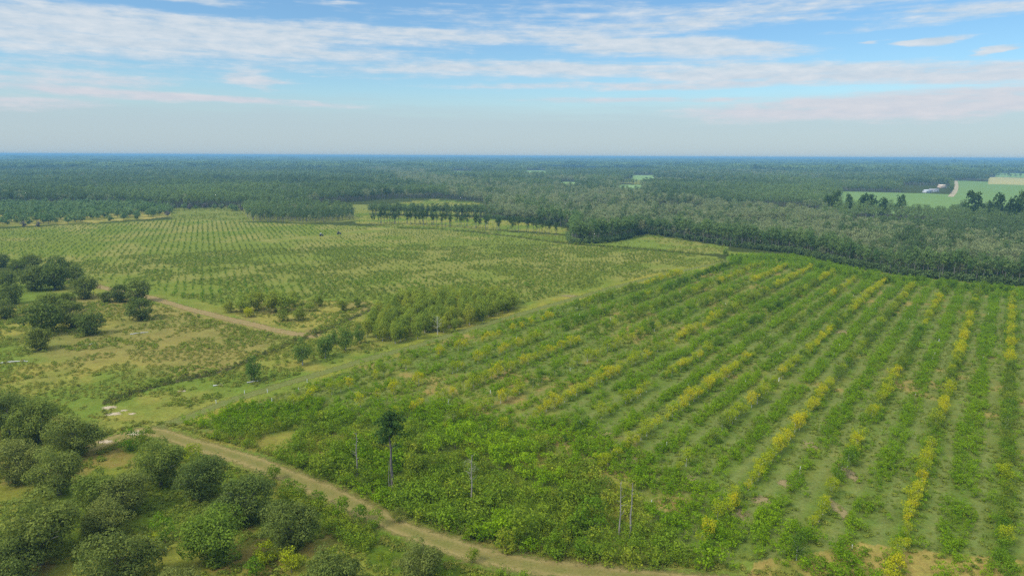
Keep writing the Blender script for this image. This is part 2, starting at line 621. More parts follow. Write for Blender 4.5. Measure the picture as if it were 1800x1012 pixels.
def fill(P, spacing, jitter=0.5):
    x0, y0 = P.min(0)
    x1, y1 = P.max(0)
    gx, gy = np.meshgrid(np.arange(x0, x1, spacing), np.arange(y0, y1, spacing))
    gx = gx.ravel() + (rng.random(gx.size) - 0.5) * 2 * jitter * spacing
    gy = gy.ravel() + (rng.random(gy.size) - 0.5) * 2 * jitter * spacing
    m = inside(P, gx, gy)
    return gx[m], gy[m]


# ------------------------------------------------------------------ ground
def build_ground():
    ang = np.concatenate([np.arange(-50, 50.01, 0.125), np.arange(54, 306.1, 6)])
    ang = np.radians(ang)
    rr = [6.0]
    while rr[-1] < 900:
        rr.append(rr[-1] * (1.0065 if rr[-1] > 60 else 1.05))
    while rr[-1] < 60000:
        rr.append(rr[-1] * 1.03)
    rr = np.array(rr)
    na, nr = len(ang), len(rr)
    A, Rr = np.meshgrid(ang, rr)
    X = (Rr * np.sin(A)).ravel()
    Y = (Rr * np.cos(A)).ravel()
    V = np.stack([X, Y, np.zeros_like(X)], 1)
    V = np.concatenate([V, [[0, 0, 0]]])
    i = np.arange(nr - 1)[:, None]
    j = np.arange(na)[None, :]
    j2 = (j + 1) % na
    Q = np.stack([i * na + j + 0 * j2, (i + 1) * na + j, (i + 1) * na + j2, i * na + j2], -1).reshape(-1, 4)
    c = na * nr
    jj = np.arange(na)
    T = np.stack([np.full(na, c), jj, (jj + 1) % na], 1)
    X = np.append(X, 0)
    Y = np.append(Y, 0)
    wob = np.minimum(6.0, 0.012 * np.hypot(X, Y) + 0.6)
    Xw = X + wob * 2 * (fbm(X, Y, 9, 1) - 0.5)
    Yw = Y + wob * 2 * (fbm(X, Y, 9, 5) - 0.5)
    C = np.zeros((len(X), 3))
    C[:] = (0.045, 0.058, 0.026)                       # litter under the woods
    gap = sstep(0.64, 0.67, fbm(X, Y, 160, 71))[:, None]      # grassy where the woods stand open
    C = C * (1 - gap) + np.array((0.15, 0.165, 0.07))[None, :] * gap
    n1 = fbm(X, Y, 22, 20)
    n2 = fbm(X, Y, 7, 30)
    n3 = fbm(X, Y, 60, 40)

    def put(m, cols, w):
        """cols: list of colours mixed by weights w in 0..1"""
        base = np.array(cols[0])[None, :] * np.ones((m.sum(), 1))
        for cc, ww in zip(cols[1:], w):
            f = ww[m][:, None]
            base = base * (1 - f) + np.array(cc)[None, :] * f
        C[m] = base
    gold, olive, green, pink = (0.205, 0.185, 0.072), (0.16, 0.168, 0.06), (0.11, 0.15, 0.042), (0.18, 0.155, 0.085)
    near = Y < 330
    put(near & ~inside(P_FRONT, X, Y), [olive, green], [sstep(0.4, 0.6, n1)])
    m = inside(P_YOUNG, Xw, Yw)
    ct = X * math.cos(AZ) - Y * math.sin(AZ)
    rad = np.hypot(X, Y)
    put(m, [(0.165, 0.17, 0.072), (0.20, 0.19, 0.095), (0.125, 0.155, 0.045)],
        [sstep(330, 520, rad) * sstep(0.35, 0.65, n3), sstep(0.42, 0.62, 0.5 * n1 + 0.5 * n3 + 0.10 * (1 - sstep(260, 400, rad)))])
    m = inside(P_ROWS, Xw, Yw)
    k = (ct + 7.7) / 12.7
    ph = np.abs(k - np.round(k)) * 12.7                  # metres from the nearest tree row
    mid = np.exp(-((ph - 3.4) / 1.1) ** 2)
    lft = 1 - sstep(-70, 0, ct)
    put(m, [(0.092, 0.128, 0.040), (0.138, 0.148, 0.052), (0.125, 0.145, 0.072), (0.20, 0.16, 0.085)],
        [sstep(0.42, 0.62, n1) * (0.35 + 0.5 * lft), mid * 0.75, sstep(0.60, 0.70, n2) * sstep(0.5, 0.62, n1)])
    m = inside(P_MEADOW, Xw, Yw)
    put(m, [gold, olive, green, pink], [sstep(0.42, 0.6, n2), sstep(0.5, 0.66, n1), sstep(0.52, 0.66, n3) * 0.8])
    m = inside(P_FIELD_TRI, Xw, Yw)
    put(m, [olive, gold, green], [sstep(0.45, 0.65, n2) * 0.7, sstep(0.5, 0.68, n1)])
    m = inside(P_SHRUBBY, Xw, Yw)
    put(m, [(0.205, 0.185, 0.075), green, pink], [sstep(0.52, 0.68, n1), sstep(0.5, 0.66, n2)])
    m = inside(P_STRIP, Xw, Yw)
    put(m, [(0.155, 0.17, 0.045), (0.20, 0.185, 0.06), green], [sstep(0.42, 0.62, n2), sstep(0.5, 0.65, n1) * 0.7])
    m = inside(P_BRAMBLE, Xw, Yw)
    put(m, [(0.085, 0.115, 0.03), (0.16, 0.15, 0.055)], [sstep(0.48, 0.62, n1)])
    m = inside(P_LOWER, Xw, Yw)
    put(m, [(0.085, 0.12, 0.024), (0.15, 0.155, 0.045), (0.16, 0.13, 0.06)], [sstep(0.44, 0.62, n1), sstep(0.58, 0.7, n2)])
    m = inside(P_VERGE, Xw, Yw)
    put(m, [(0.07, 0.105, 0.02), (0.12, 0.12, 0.035)], [sstep(0.5, 0.65, n2)])
    bare = poly([(1330, 985), (1500, 955), (1650, 965), (1800, 985), (1950, 1000), (2150, 1060), (1300, 1040)])
    m = inside(bare, Xw, Yw)
    put(m, [(0.22, 0.175, 0.085), (0.13, 0.145, 0.045)], [sstep(0.48, 0.62, n2)])
    m = inside(P_PALEORCH, X, Y)
    put(m, [(0.15, 0.155, 0.06), (0.28, 0.23, 0.12)], [sstep(0.5, 0.6, n2)])
    m = inside(poly([(1270, 440), (1400, 449), (1500, 471), (1600, 487), (1800, 506), (2000, 520), (2000, 545), (1800, 526), (1600, 504), (1400, 471), (1280, 463)]), Xw, Yw)
    put(m, [(0.085, 0.14, 0.03), (0.13, 0.16, 0.045)], [sstep(0.45, 0.6, n1)])
    for P in (P_BELT, P_WEDGE2):
        m = inside(P, Xw, Yw)
        put(m, [(0.125, 0.165, 0.05), (0.17, 0.17, 0.075)], [sstep(0.5, 0.65, n1)])
    m = inside(P_CLEAR, Xw, Yw)
    put(m, [(0.125, 0.15, 0.055), (0.16, 0.165, 0.07)], [sstep(0.45, 0.62, n2)])
    for P in (P_TAN, P_PLANT):
        m = inside(P, Xw, Yw)
        put(m, [(0.18, 0.18, 0.07), (0.11, 0.15, 0.04)], [sstep(0.45, 0.62, n1)])
    C *= np.array([0.87, 0.84, 0.43])
    me = mesh_np('ground', V, Q, T, mats=[])
    a = me.color_attributes.new('turf', 'FLOAT_COLOR', 'POINT')
    a.data.foreach_set('color', np.concatenate([C, np.ones((len(C), 1))], 1).astype(np.float32).ravel())
    m, nt, out = new_mat('field_ground')
    at = N(nt, 'ShaderNodeAttribute', attribute_name='turf')
    geo = N(nt, 'ShaderNodeNewGeometry')
    pos = geo.outputs['Position']
    a1 = noise(nt, pos, 1.3, 4, 0.7)
    a2 = noise(nt, pos, 0.22, 4, 0.65)
    a0 = noise(nt, pos, 3.2, 3, 0.7)
    kk = math_node(nt, 'ADD', math_node(nt, 'MULTIPLY', a1, 1.2), math_node(nt, 'MULTIPLY', a2, 0.8))
    kk = math_node(nt, 'ADD', kk, math_node(nt, 'MULTIPLY', a0, 0.9))
    kk = math_node(nt, 'ADD', kk, -0.45)
    hsv = N(nt, 'ShaderNodeHueSaturation')
    nt.links.new(at.outputs['Color'], hsv.inputs['Color'])
    nt.links.new(kk, hsv.inputs['Value'])
    a3 = noise(nt, pos, 0.5, 3, 0.6)
    nt.links.new(math_node(nt, 'ADD', math_node(nt, 'MULTIPLY', a3, 0.07), 0.465), hsv.inputs['Hue'])
    bp = N(nt, 'ShaderNodeBump')
    bp.inputs['Strength'].default_value = 0.6
    bp.inputs['Distance'].default_value = 0.25
    nt.links.new(a1, bp.inputs['Height'])
    d = N(nt, 'ShaderNodeBsdfDiffuse')
    nt.links.new(hsv.outputs[0], d.inputs[0])
    nt.links.new(bp.outputs[0], d.inputs['Normal'])
    nt.links.new(d.outputs[0], out.inputs[0])
    me.materials.append(m)
    o = link('ground', me)
    tag(o, 'grassy farmland reaching to the horizon', 'ground', None, 'structure')


def catmull(P, n=12):
    P = np.asarray(P)
    Pp = np.concatenate([[2 * P[0] - P[1]], P, [2 * P[-1] - P[-2]]])
    out = []
    for i in range(len(P) - 1):
        p0, p1, p2, p3 = Pp[i:i + 4]
        for k in range(n):
            t = k / n
            out.append(0.5 * ((2 * p1) + (-p0 + p2) * t + (2 * p0 - 5 * p1 + 4 * p2 - p3) * t * t + (-p0 + 3 * p1 - 3 * p2 + p3) * t ** 3))
    out.append(P[-1])
    return np.array(out)


def ribbon(name, label, cat, line, width, z, mat, ruts=0.8):
    C = catmull(line, 16)
    T = np.gradient(C, axis=0)
    T = T / np.linalg.norm(T, axis=1, keepdims=True)
    Nn = np.stack([T[:, 1], -T[:, 0]], 1)
    us = np.linspace(-1, 1, 17)
    V = []
    rim = []
    wear = []
    for u in us:
        q = C + Nn * (u * width / 2) * (0.70 + 0.6 * fbm(C[:, 0], C[:, 1], 9, 7 if u < 0 else 8))[:, None]
        V.append(np.concatenate([q, np.full((len(C), 1), z)], 1))
        rim.append(np.full(len(C), 1 - abs(u)))
        w = ruts * (math.exp(-((abs(u) - 0.38) / 0.13) ** 2))
        wear.append(np.full(len(C), w))
    n = len(C)
    V = np.concatenate(V)
    Q = [(a * n + i, (a + 1) * n + i, (a + 1) * n + i + 1, a * n + i + 1) for a in range(len(us) - 1) for i in range(n - 1)]
    me = mesh_np(name, V, np.array(Q), mats=[mat])
    for nm, val in (('rim', rim), ('wear', wear)):
        a = me.attributes.new(nm, 'FLOAT', 'POINT')
        a.data.foreach_set('value', np.concatenate(val).astype(np.float32))
    o = link(name, me)
    tag(o, label, cat, None, 'structure')
    return o


def sheet(name, label, cat, P, z, mat):
    """flat patch with a soft rim, fanned from its middle"""
    c = P.mean(0)
    n = len(P)
    rings = [1.0, 0.8, 0.5]
    V = []
    rim = []
    for k, s in enumerate(rings):
        for p in P:
            V.append((*(c + (p - c) * s), z))
            rim.append(1.1 * (1 - s))
    V.append((*c, z))
    rim.append(0.8)
    Q = [(k * n + i, k * n + (i + 1) % n, (k + 1) * n + (i + 1) % n, (k + 1) * n + i) for k in range(2) for i in range(n)]
    T = [(2 * n + i, 2 * n + (i + 1) % n, 3 * n) for i in range(n)]
    me = mesh_np(name, np.array(V), np.array(Q), np.array(T), mats=[mat])
    a = me.attributes.new('rim', 'FLOAT', 'POINT')
    a.data.foreach_set('value', np.array(rim, np.float32))
    o = link(name, me)
    tag(o, label, cat, None, 'structure')
    return o


build_ground()
M_ROAD = soil('dry_grass_road', (0.21, 0.17, 0.062), (0.155, 0.15, 0.044), (0.30, 0.225, 0.10), 0.35, True, 0.5)
M_RED = soil('orange_earth', (0.28, 0.20, 0.10), (0.22, 0.18, 0.075), (0.33, 0.22, 0.12), 0.25, True, 0.5)
M_TRACK = soil('mown_track', (0.155, 0.165, 0.05), (0.13, 0.155, 0.042), (0.20, 0.18, 0.075), 0.25, True, 0.5)
M_SAND = soil('pale_sand', (0.50, 0.42, 0.33), (0.42, 0.31, 0.22), (0.5, 0.4, 0.3), 0.7, True, 0.2)
M_BARE = soil('bare_brown_earth', (0.27, 0.20, 0.11), (0.21, 0.18, 0.08), (0.2, 0.2, 0.1), 0.4, True, 0.3)
M_CROP = soil('green_crop', (0.15, 0.24, 0.075), (0.17, 0.245, 0.09), (0.15, 0.2, 0.1), 0.01, False, 0.15)
M_CROP_FAR = soil('far_green_crop', (0.19, 0.29, 0.10), (0.22, 0.31, 0.13), (0.15, 0.2, 0.1), 0.01, False, 0.1)
M_STUB = soil('yellow_stubble', (0.42, 0.36, 0.17), (0.36, 0.34, 0.15), (0.4, 0.36, 0.2), 0.01, False, 0.1)
M_DITCH = soil('ditch_earth', (0.075, 0.07, 0.035), (0.10, 0.10, 0.04), (0.09, 0.08, 0.05), 0.3)
ribbon('dirt_road', 'straw coloured grassy dirt road curving along the bramble thicket', 'dirt road', ROAD, 7.6, 0.012, M_ROAD)
ribbon('orange_dirt_road', 'orange earth road between the rough meadow and the wide young orchard', 'dirt road', REDROAD, 7.0, 0.012, M_RED)
ribbon('grass_track', 'mown grass track running diagonally beside the tree rows', 'grass track', TRACK, 6.0, 0.008, M_TRACK, 0.5)
ribbon('ditch', 'dark weedy ditch line across the meadow', 'ditch', DITCH, 3.2, 0.006, M_DITCH)
ribbon('far_ditch', 'thin dark ditch along the back of the young orchard', 'ditch', HEDGE, 3.5, 0.006, M_DITCH)


def blob_poly(x, y, wm, dm):
    X, Y = g(x, y)
    k = px_per_m(X, Y)
    return np.array([(X + wm * math.cos(t) * (0.75 + 0.45 * random.random()), Y + dm * math.sin(t) * (0.75 + 0.45 * random.random())) for t in np.linspace(0, 6.283, 25)[:-1]])


for (x, y, w, d) in ((192, 716, 2.6, 1.6), (199, 727, 2.8, 1.6), (241, 761, 2.4, 2.0), (232, 727, 1.2, .9), (320, 687, 1.8, .9), (185, 776, 2.2, 1.3), (328, 707, 1.2, .6), (218, 721, 1.4, .8)):
    sheet('bare_sand', 'pale patch of bare sand beside the track junction', 'bare sand', blob_poly(x, y, w, d), 0.018, M_SAND)
for (x, y, w, d) in ((1035, 770, 4, 2.2), (1065, 762, 2.5, 1.6), (965, 745, 2.6, 1.6), (1110, 808, 3, 2), (1295, 900, 3.2, 3), (1340, 880, 2.4, 2.6), (1490, 830, 1.6, 7), (1475, 895, 1.6, 5),
                     (1425, 785, 2.2, 4), (1380, 850, 1.8, 2.5), (655, 690, 3, 1.6), (1485, 585, 5, 6), (1000, 520, 6, 3), (1210, 840, 2, 2.2), (1100, 890, 2.2, 2.2)):
    sheet('bare_earth', 'brown patch of bare earth between the tree rows', 'bare earth', blob_poly(x, y, w, d), 0.016, M_BARE)


def field_sheet(name, label, P, z, mat):
    c = P.mean(0)
    V = [(*p, z) for p in P] + [(*c, z)]
    n = len(P)
    me = mesh_np(name, np.array(V), None, np.array([(i, (i + 1) % n, n) for i in range(n)]), mats=[mat])
    tag(link(name, me), label, 'field', None, 'structure')


field_sheet('crop_field', 'large smooth green crop field far off at the right edge', P_CROP, 0.05, M_CROP)
field_sheet('crop_field', 'narrow bright green crop field left of the far sandy lane', P_CROP2, 0.08, M_CROP)
field_sheet('stubble_field', 'yellow stubble field far off behind the green crop field', P_STUBBLE, 0.11, M_STUB)
for i, P in enumerate(P_FARGREEN):
    field_sheet('far_field', ['pale green field strip under the horizon at the far right', 'small green field among the woods right of the centre', 'tiny green clearing in the middle of the far woods',
                              'tiny pale clearing in the far woods left of the centre', 'thin green clearing close under the horizon', 'faint green speck of clearing near the horizon'][i], P, 0.14, M_CROP_FAR)
ribbon('sandy_lane', 'pale sandy lane along the edge of the far green field', 'lane', np.array([g(*p) for p in [(1671, 346), (1676, 340), (1680, 333), (1681, 325), (1680, 318)]]), 8, 0.16, soil('lane_sand', (0.42, 0.34, 0.25), (0.36, 0.31, 0.22), (0.42, 0.34, 0.25), 0.05, False, 0.1))

# ------------------------------------------------------------------ plant shapes
# spreading mature trees
MAT_T = [trunk_mesh('trunk', BARK, 5.2, 0.32, 7, 0.25, 4.2, up=0.75) for _ in range(3)]
MAT_C0 = [crown_mesh('crown', L['mature'], dome_clumps(58, 4.2, 0.8, 8.6, 1.45, fill=0.55, uneven=0.5), 72, 0.185, jit=0.4, up=0.25) for _ in range(4)]
MAT_C = {k: [remat(m, L[k]) for m in MAT_C0] for k in ('mature', 'mature_dark', 'bright_tree')}
# middle distance oaks
MID_C = [crown_mesh('crown', L['mature_dark'], dome_clumps(56, 3.7, 0.2, 7.4, 1.2, fill=0.45), 38, 0.25) for _ in range(4)]
# upright young trees (about 4 m)
YT_T = [trunk_mesh('trunk', BARK_PALE, 2.6, 0.07, 5, 0.3, 1.1, up=1.2) for _ in range(3)]
YT_C0 = [crown_mesh('crown', L['golden'], dome_clumps(26, 1.4, 0.7, 4.2, 0.5, fill=0.35), 105, 0.128, flat=1.1) for _ in range(4)]
YT_C = {k: [remat(m, L[k]) for m in YT_C0] for k in ('golden', 'lime', 'olive', 'green', 'darkgreen')}


def combo(name, trunk, crown, bark, leaf):
    """trunk and crown in one small mesh"""
    tv = np.empty(len(trunk.vertices) * 3, np.float32)
    trunk.vertices.foreach_get('co', tv)
    cv = np.empty(len(crown.vertices) * 3, np.float32)
    crown.vertices.foreach_get('co', cv)
    tq = np.array([p.vertices[:] for p in trunk.polygons if len(p.vertices) == 4])
    cq = np.arange(len(crown.vertices)).reshape(-1, 4)
    lr = np.empty(len(crown.polygons), np.float32)
    crown.attributes['lr'].data.foreach_get('value', lr)
    V = np.concatenate([tv.reshape(-1, 3), cv.reshape(-1, 3)])
    Q = np.concatenate([tq, cq + len(trunk.vertices)])
    return mesh_np(name, V, Q, mats=[bark, leaf], mat_idx=[0] * len(tq) + [1] * len(cq), lr=np.concatenate([np.zeros(len(tq)), lr]))


# feathery upright weeds (about 1.6 m)
def weed_mesh(name, mat, h=1.5, w=0.9, n=150, leaf=0.16):
    a = rng.random(n) * 6.283
    rr = w * np.sqrt(rng.random(n))
    z = h * (1 - 0.5 * (rr / w) ** 2) * (0.35 + 0.65 * rng.random(n) ** 0.6)
    P = np.stack([rr * np.cos(a), rr * np.sin(a), z], 1)
    Nn = unit(np.stack([np.cos(a) * 0.6, np.sin(a) * 0.6, np.full(n, 0.7)], 1) + 0.55 * rng.normal(size=(n, 3)))
    V, Q = leaf_quads(P, Nn, leaf * (0.6 + 0.8 * rng.random(n)), 0.5)
    return mesh_np(name, V, Q, mats=[mat], lr=rng.random(n))


def round_mesh(name, mat, n, Rr, z0, z1, cr, per, leaf, fill=0.4, **k):
    return crown_mesh(name, mat, dome_clumps(n, Rr, z0, z1, cr, fill=fill), per, leaf, **k)


def conifer_clumps(h, rad, n, base=0.35, cr=0.9):
    out = []
    for i in range(n):
        u = rng.random() ** 0.8
        z = h * (base + (1 - base) * u)
        r_ = rad * (1 - 0.75 * u ** 1.3) * (0.3 + 0.7 * rng.random())
        a = rng.random() * 6.283
        out.append((r_ * math.cos(a), r_ * math.sin(a), z, cr * (1.05 - 0.5 * u) * (0.7 + 0.5 * rng.random())))
    out.append((0, 0, h * 0.98, cr * 0.5))
    return out


# pines of the forest edge, 15 m, tall bare stems
EP_T = [trunk_mesh('trunk', BARK_WOOD, 13.5, 0.20, 4, 0.62, 1.6, lean=0.01, sides=5, up=0.3) for _ in range(3)]
EP_C = [crown_mesh('crown', L['edgepine'], dome_clumps(30, 2.1, 4.8, 14.9, 0.95, fill=0.3), 18, 0.34, zmin=-0.8) for _ in range(4)]
FP = [combo('pine', EP_T[i % 3], crown_mesh('crown', L['forestpine'], dome_clumps(20, 2.3 + 0.35 * (i % 2), 6.5 - 0.8 * i, 14.2 - 0.5 * i, 1.15, fill=0.45), 15, 0.36, zmin=-0.5, jit=0.35), BARK_WOOD, L['forestpine']) for i in range(4)]
HW_T = [trunk_mesh('trunk', BARK_WOOD, 9, 0.2, 5, 0.5, 2.6, sides=5, up=1.1) for _ in range(3)]
HW = [combo('hardwood', HW_T[i % 3], crown_mesh('crown', L['hardwood'], dome_clumps(20, 2.9 + 0.5 * (i % 2), 4.0, 12.5 - 0.7 * i, 1.25, fill=0.5), 14, 0.34, zmin=-0.5, jit=0.4), BARK_WOOD, L['hardwood']) for i in range(4)]


# ------------------------------------------------------------------ forest masses
def forest():
    XS = []
    YS = []
    for (r0, r1, sp) in ((250, 720, 4.6), (720, 1500, 6.8), (1500, 3000, 11.0)):
        am = R(47)
        x0, x1 = -r1 * math.sin(am), r1 * math.sin(am)
        gx, gy = np.meshgrid(np.arange(x0, x1, sp), np.arange(r0 * math.cos(am), r1, sp))
        gx = gx.ravel() + (rng.random(gx.size) - 0.5) * sp * 0.9
        gy = gy.ravel() + (rng.random(gy.size) - 0.5) * sp * 0.9
        rr = np.hypot(gx, gy)
        m = (rr >= r0) & (rr < r1) & (np.abs(np.arctan2(gx, gy)) < am)
        XS.append(gx[m])
        YS.append(gy[m])
    n_near = [len(a) for a in XS]
    scl = np.concatenate([np.full(n_near[0], 1.0), np.full(n_near[1], 1.12), np.full(n_near[2], 1.55)])
    X = np.concatenate(XS)
    Y = np.concatenate(YS)
    m = inside(P_FRONT, X, Y) | inside(P_GROVE_FAR, X, Y)
    for P in [P_CROP, P_CROP2, P_STUBBLE, P_YARD, P_PLANT, P_TAN, P_CLEAR] + P_FARGREEN:
        m &= ~inside(P, X, Y)
    dfront = seg_dist(P_FRONT[:27], X, Y)
    m &= (dfront > 4.0)
    gl = fbm(X, Y, 160, 71)
    m &= ~((gl > 0.655) & (dfront > 90) & ~inside(P_GROVE_FAR, X, Y))                    # small gaps
    X, Y, scl = X[m], Y[m], scl[m]
    rad = np.hypot(X, Y)
    gray = inside(P_GRAY, X + 24 * (fbm(X, Y, 40, 81) - 0.5), Y + 40 * (fbm(X, Y, 40, 91) - 0.5))
    stand = inside(P_PINESTAND, X, Y) | inside(P_GROVE_FAR, X, Y)
    big = fbm(X, Y, 420, 60)
    small = fbm(X, Y, 45, 65)
    prob = np.where(gray, 0.50 + 0.45 * sstep(0.3, 0.5, fbm(X, Y, 30, 66)), np.where(stand, 0.04, np.where(rad > 700, 0.10 + 0.75 * sstep(0.50, 0.62, big) * sstep(0.35, 0.6, small), 0.35)))
    hw = rng.random(len(X)) < prob
    hgt = scl * (0.72 + 0.42 * rng.random(len(X)) ** 1.5) * (0.68 + 0.6 * fbm(X, Y, 90, 75))
    hgt = np.where(stand, hgt * 0.92, hgt)
    hgt = np.where(inside(P_GROVE_FAR, X, Y), hgt * 0.85, hgt)
    sq = np.where(rad > 1500, 0.75, 1.0)
    scatter('pine_forest', 'dense dark pine forest stretching toward the horizon', FP, X[~hw], Y[~hw], hgt[~hw], squash=sq[~hw])
    scatter('swamp_forest', 'grey green leafy swamp forest between the pines', HW, X[hw], Y[hw], hgt[hw], squash=sq[hw])


def far_canopy():
    """woods more than three kilometres off: broad tufts of canopy"""
    lumps = []
    for k in range(4):
        cl = [((rng.random() - 0.5) * 60, (rng.random() - 0.5) * 60, 9 + 4 * rng.random(), 5 + 3 * rng.random()) for _ in range(46)]
        V, Q, lr = clump_leaves(cl, 0.32, 3.0, zmin=-0.3, jit=0.35)
        lumps.append(mesh_np('canopy', V, Q, mats=[L['forestpine']], lr=lr))
    XS = []
    YS = []
    SS = []
    for (r0, r1, sp, s) in ((3000, 7000, 48, 1.0), (7000, 20000, 130, 2.4)):
        am = R(48)
        x1 = r1 * math.sin(am)
        gx, gy = np.meshgrid(np.arange(-x1, x1, sp), np.arange(r0 * math.cos(am), r1, sp))
        gx = gx.ravel() + (rng.random(gx.size) - 0.5) * sp
        gy = gy.ravel() + (rng.random(gy.size) - 0.5) * sp
        rr = np.hypot(gx, gy)
        m = (rr >= r0) & (rr < r1) & (np.abs(np.arctan2(gx, gy)) < am)
        for P in P_FARGREEN:
            m &= ~inside(P, gx, gy)
        m &= fbm(gx, gy, 600, 78) < 0.66
        XS.append(gx[m])
        YS.append(gy[m])
        SS.append(s * (0.8 + 0.5 * rng.random(m.sum())))
    X = np.concatenate(XS)
    scl = np.concatenate(SS)
    sq = np.where(scl > 1.5, 0.55, 1.0) * (0.75 + 0.5 * rng.random(len(scl)))
    scatter('distant_woods', 'blue green woods fading into the haze below the horizon', lumps, X, np.concatenate(YS), scl, squash=sq)


forest()
far_canopy()

# brush along the foot of the forest
ux = catmull(P_FRONT[13:27], 60)
n = 2600
ii = rng.integers(0, len(ux) - 1, n)
UX = ux[ii, 0] + (ux[ii + 1, 0] - ux[ii, 0]) * rng.random(n)
UY = ux[ii, 1] + (ux[ii + 1, 1] - ux[ii, 1]) * rng.random(n) + rng.random(n) * 12
scatter('forest_brush', 'dark brush crowding the foot of the forest', [round_mesh('brush', L['forestpine'], 9, 1.2, 0.1, 2.6, 0.7, 22, 0.3) for _ in range(3)], UX, UY, 0.6 + 1.1 * rng.random(n))
# trees of the forest edge: stems one can tell apart
edge = []
FR = P_FRONT[13:27]
C = catmull(FR, 30)
seg = np.hypot(*np.diff(C, axis=0).T)
cum = np.concatenate([[0], np.cumsum(seg)])
s = 0.0
pts = []
while s < cum[-1]:
    i = min(len(C) - 2, np.searchsorted(cum, s, 'right') - 1)
    f_ = (s - cum[i]) / max(1e-6, seg[i])
    p = C[i] * (1 - f_) + C[i + 1] * f_
    d = C[i + 1] - C[i]
    d = d / max(1e-6, np.hypot(*d))
    nrm = np.array([-d[1], d[0]])
    q = p + nrm * random.uniform(0.0, 4.5)
    pts.append(q)
    s += random.uniform(1.7, 3.4)
pts = [q for q in pts if abs(math.atan2(q[0], q[1])) < R(39.5)]
pts.sort(key=lambda q: math.hypot(*q))
for i, q in enumerate(pts[:215]):
    hh = random.uniform(0.72, 1.12) * (0.95 + 0.2 * float(fbm(q[0], q[1], 60, 99)))
    leafy = random.random() < 0.2
    if leafy:
        o = tree_thing('hardwood_tree', 'grey stemmed leafy tree at the forest edge behind the orchard rows', 'tree', 'leafy trees along the forest edge', q[0], q[1], HW_T[i % 3], HWC[i % 4] if 'HWC' in globals() else remat(EP_C[0], L['hardwood']), hh) if False else None
    tree_thing('pine_tree', 'tall slender pine with bare stem at the forest edge behind the orchard rows', 'pine tree', 'pines along the forest edge',
               q[0], q[1], EP_T[i % 3], EP_C[i % 4], hh)

EP_D = [remat(m, L['pine']) for m in EP_C]
# sparse pines standing on the tan field (their crowns in one line)
LINE = catmull(np.array([g(*p) for p in [(655, 393), (720, 394), (790, 398), (880, 405), (985, 413)]]), 20)
for i in range(70):
    p = LINE[int((i + random.random()) / 70 * len(LINE))]
    tree_thing('pine_tree', 'thin pine in the broken row across the tan field', 'pine tree', 'pines in the broken row across the tan field',
               p[0] + random.uniform(-4, 4), p[1] + random.uniform(-5, 5), EP_T[i % 3], EP_D[i % 4], random.uniform(0.6, 0.95))
LINE2 = catmull(np.array([g(*p) for p in [(655, 378), (720, 380), (800, 381), (850, 383)]]), 20)
pi = rng.integers(0, len(LINE2), 260)
scatter('pine_row', 'dense dark row of pines behind the tan field', FP, LINE2[pi, 0] + rng.normal(size=260) * 4, LINE2[pi, 1] + rng.random(260) * 22 - 4, 0.6 + 0.35 * rng.random(260))

# ------------------------------------------------------------------ pale orchard at the far left
PALE_T = trunk_mesh('trunk', BARK, 3.4, 0.22, 4, 0.3, 2.4, sides=5)
PALE = [combo('orchard_tree', PALE_T, crown_mesh('crown', L['pale'], dome_clumps(34, 3.4, 1.2, 7.4, 1.15, fill=0.4), 11, 0.5), BARK, L['pale']) for _ in range(4)]
PALE_D = [remat(m, BARK) for m in PALE]
for m in PALE_D:
    m.materials.append(L['darkgreen'])
cs = []
for a in np.arange(-40, 60):
    for b in np.arange(-60, 60):
        X, Y = from_ct(-480 + a * 11.5, 300 + b * 11.5)
        if inside(P_PALEORCH, np.array([X]), np.array([Y]))[0] and abs(math.atan2(X, Y)) < R(41):
            cs.append((X + random.uniform(-1, 1), Y + random.uniform(-1, 1)))
cs.sort(key=lambda q: math.hypot(*q))
for i, (X, Y) in enumerate(cs[:150]):
    if random.random() < 0.72:
        o = link('orchard_tree', random.choice(PALE), None, (X, Y, 0), random.uniform(0, 6.28), random.uniform(0.8, 1.2))
        tag(o, 'rounded pale olive tree in the old orchard at the far left', 'tree', 'pale trees of the far left orchard')
rest = np.array(cs[150:])
if len(rest):
    scatter('far_orchard', 'pale old orchard trees merging before the dark woods', PALE, rest[:, 0], rest[:, 1], 0.8 + 0.4 * rng.random(len(rest)))
for (x, y, s) in ((42, 399, .62), (68, 399, .6), (295, 381, .75), (233, 378, .6), (265, 376, .7), (60, 372, .6), (130, 371, .6)):
    X, Y = g(x, y)
    o = link('orchard_tree', random.choice(PALE_D), None, (X, Y, 0), random.uniform(0, 6.28), s)
    tag(o, 'small dark green tree at the edge of the far left orchard', 'tree', 'dark trees in the far left orchard')

for i in range(16):
    x = random.uniform(300, 425)
    X, Y = g(x, 367.5 + random.uniform(-0.8, 1.5) + (3 if x > 400 else 0))
    o = link('clearing_tree', PALE[i % 4] if i % 3 else random.choice(PALE_D), None, (X, Y, 0), random.uniform(0, 6.28), random.uniform(0.6, 1.1))
    tag(o, 'rounded tree along the back of the small clearing beyond the young orchard', 'tree', 'trees behind the small clearing')

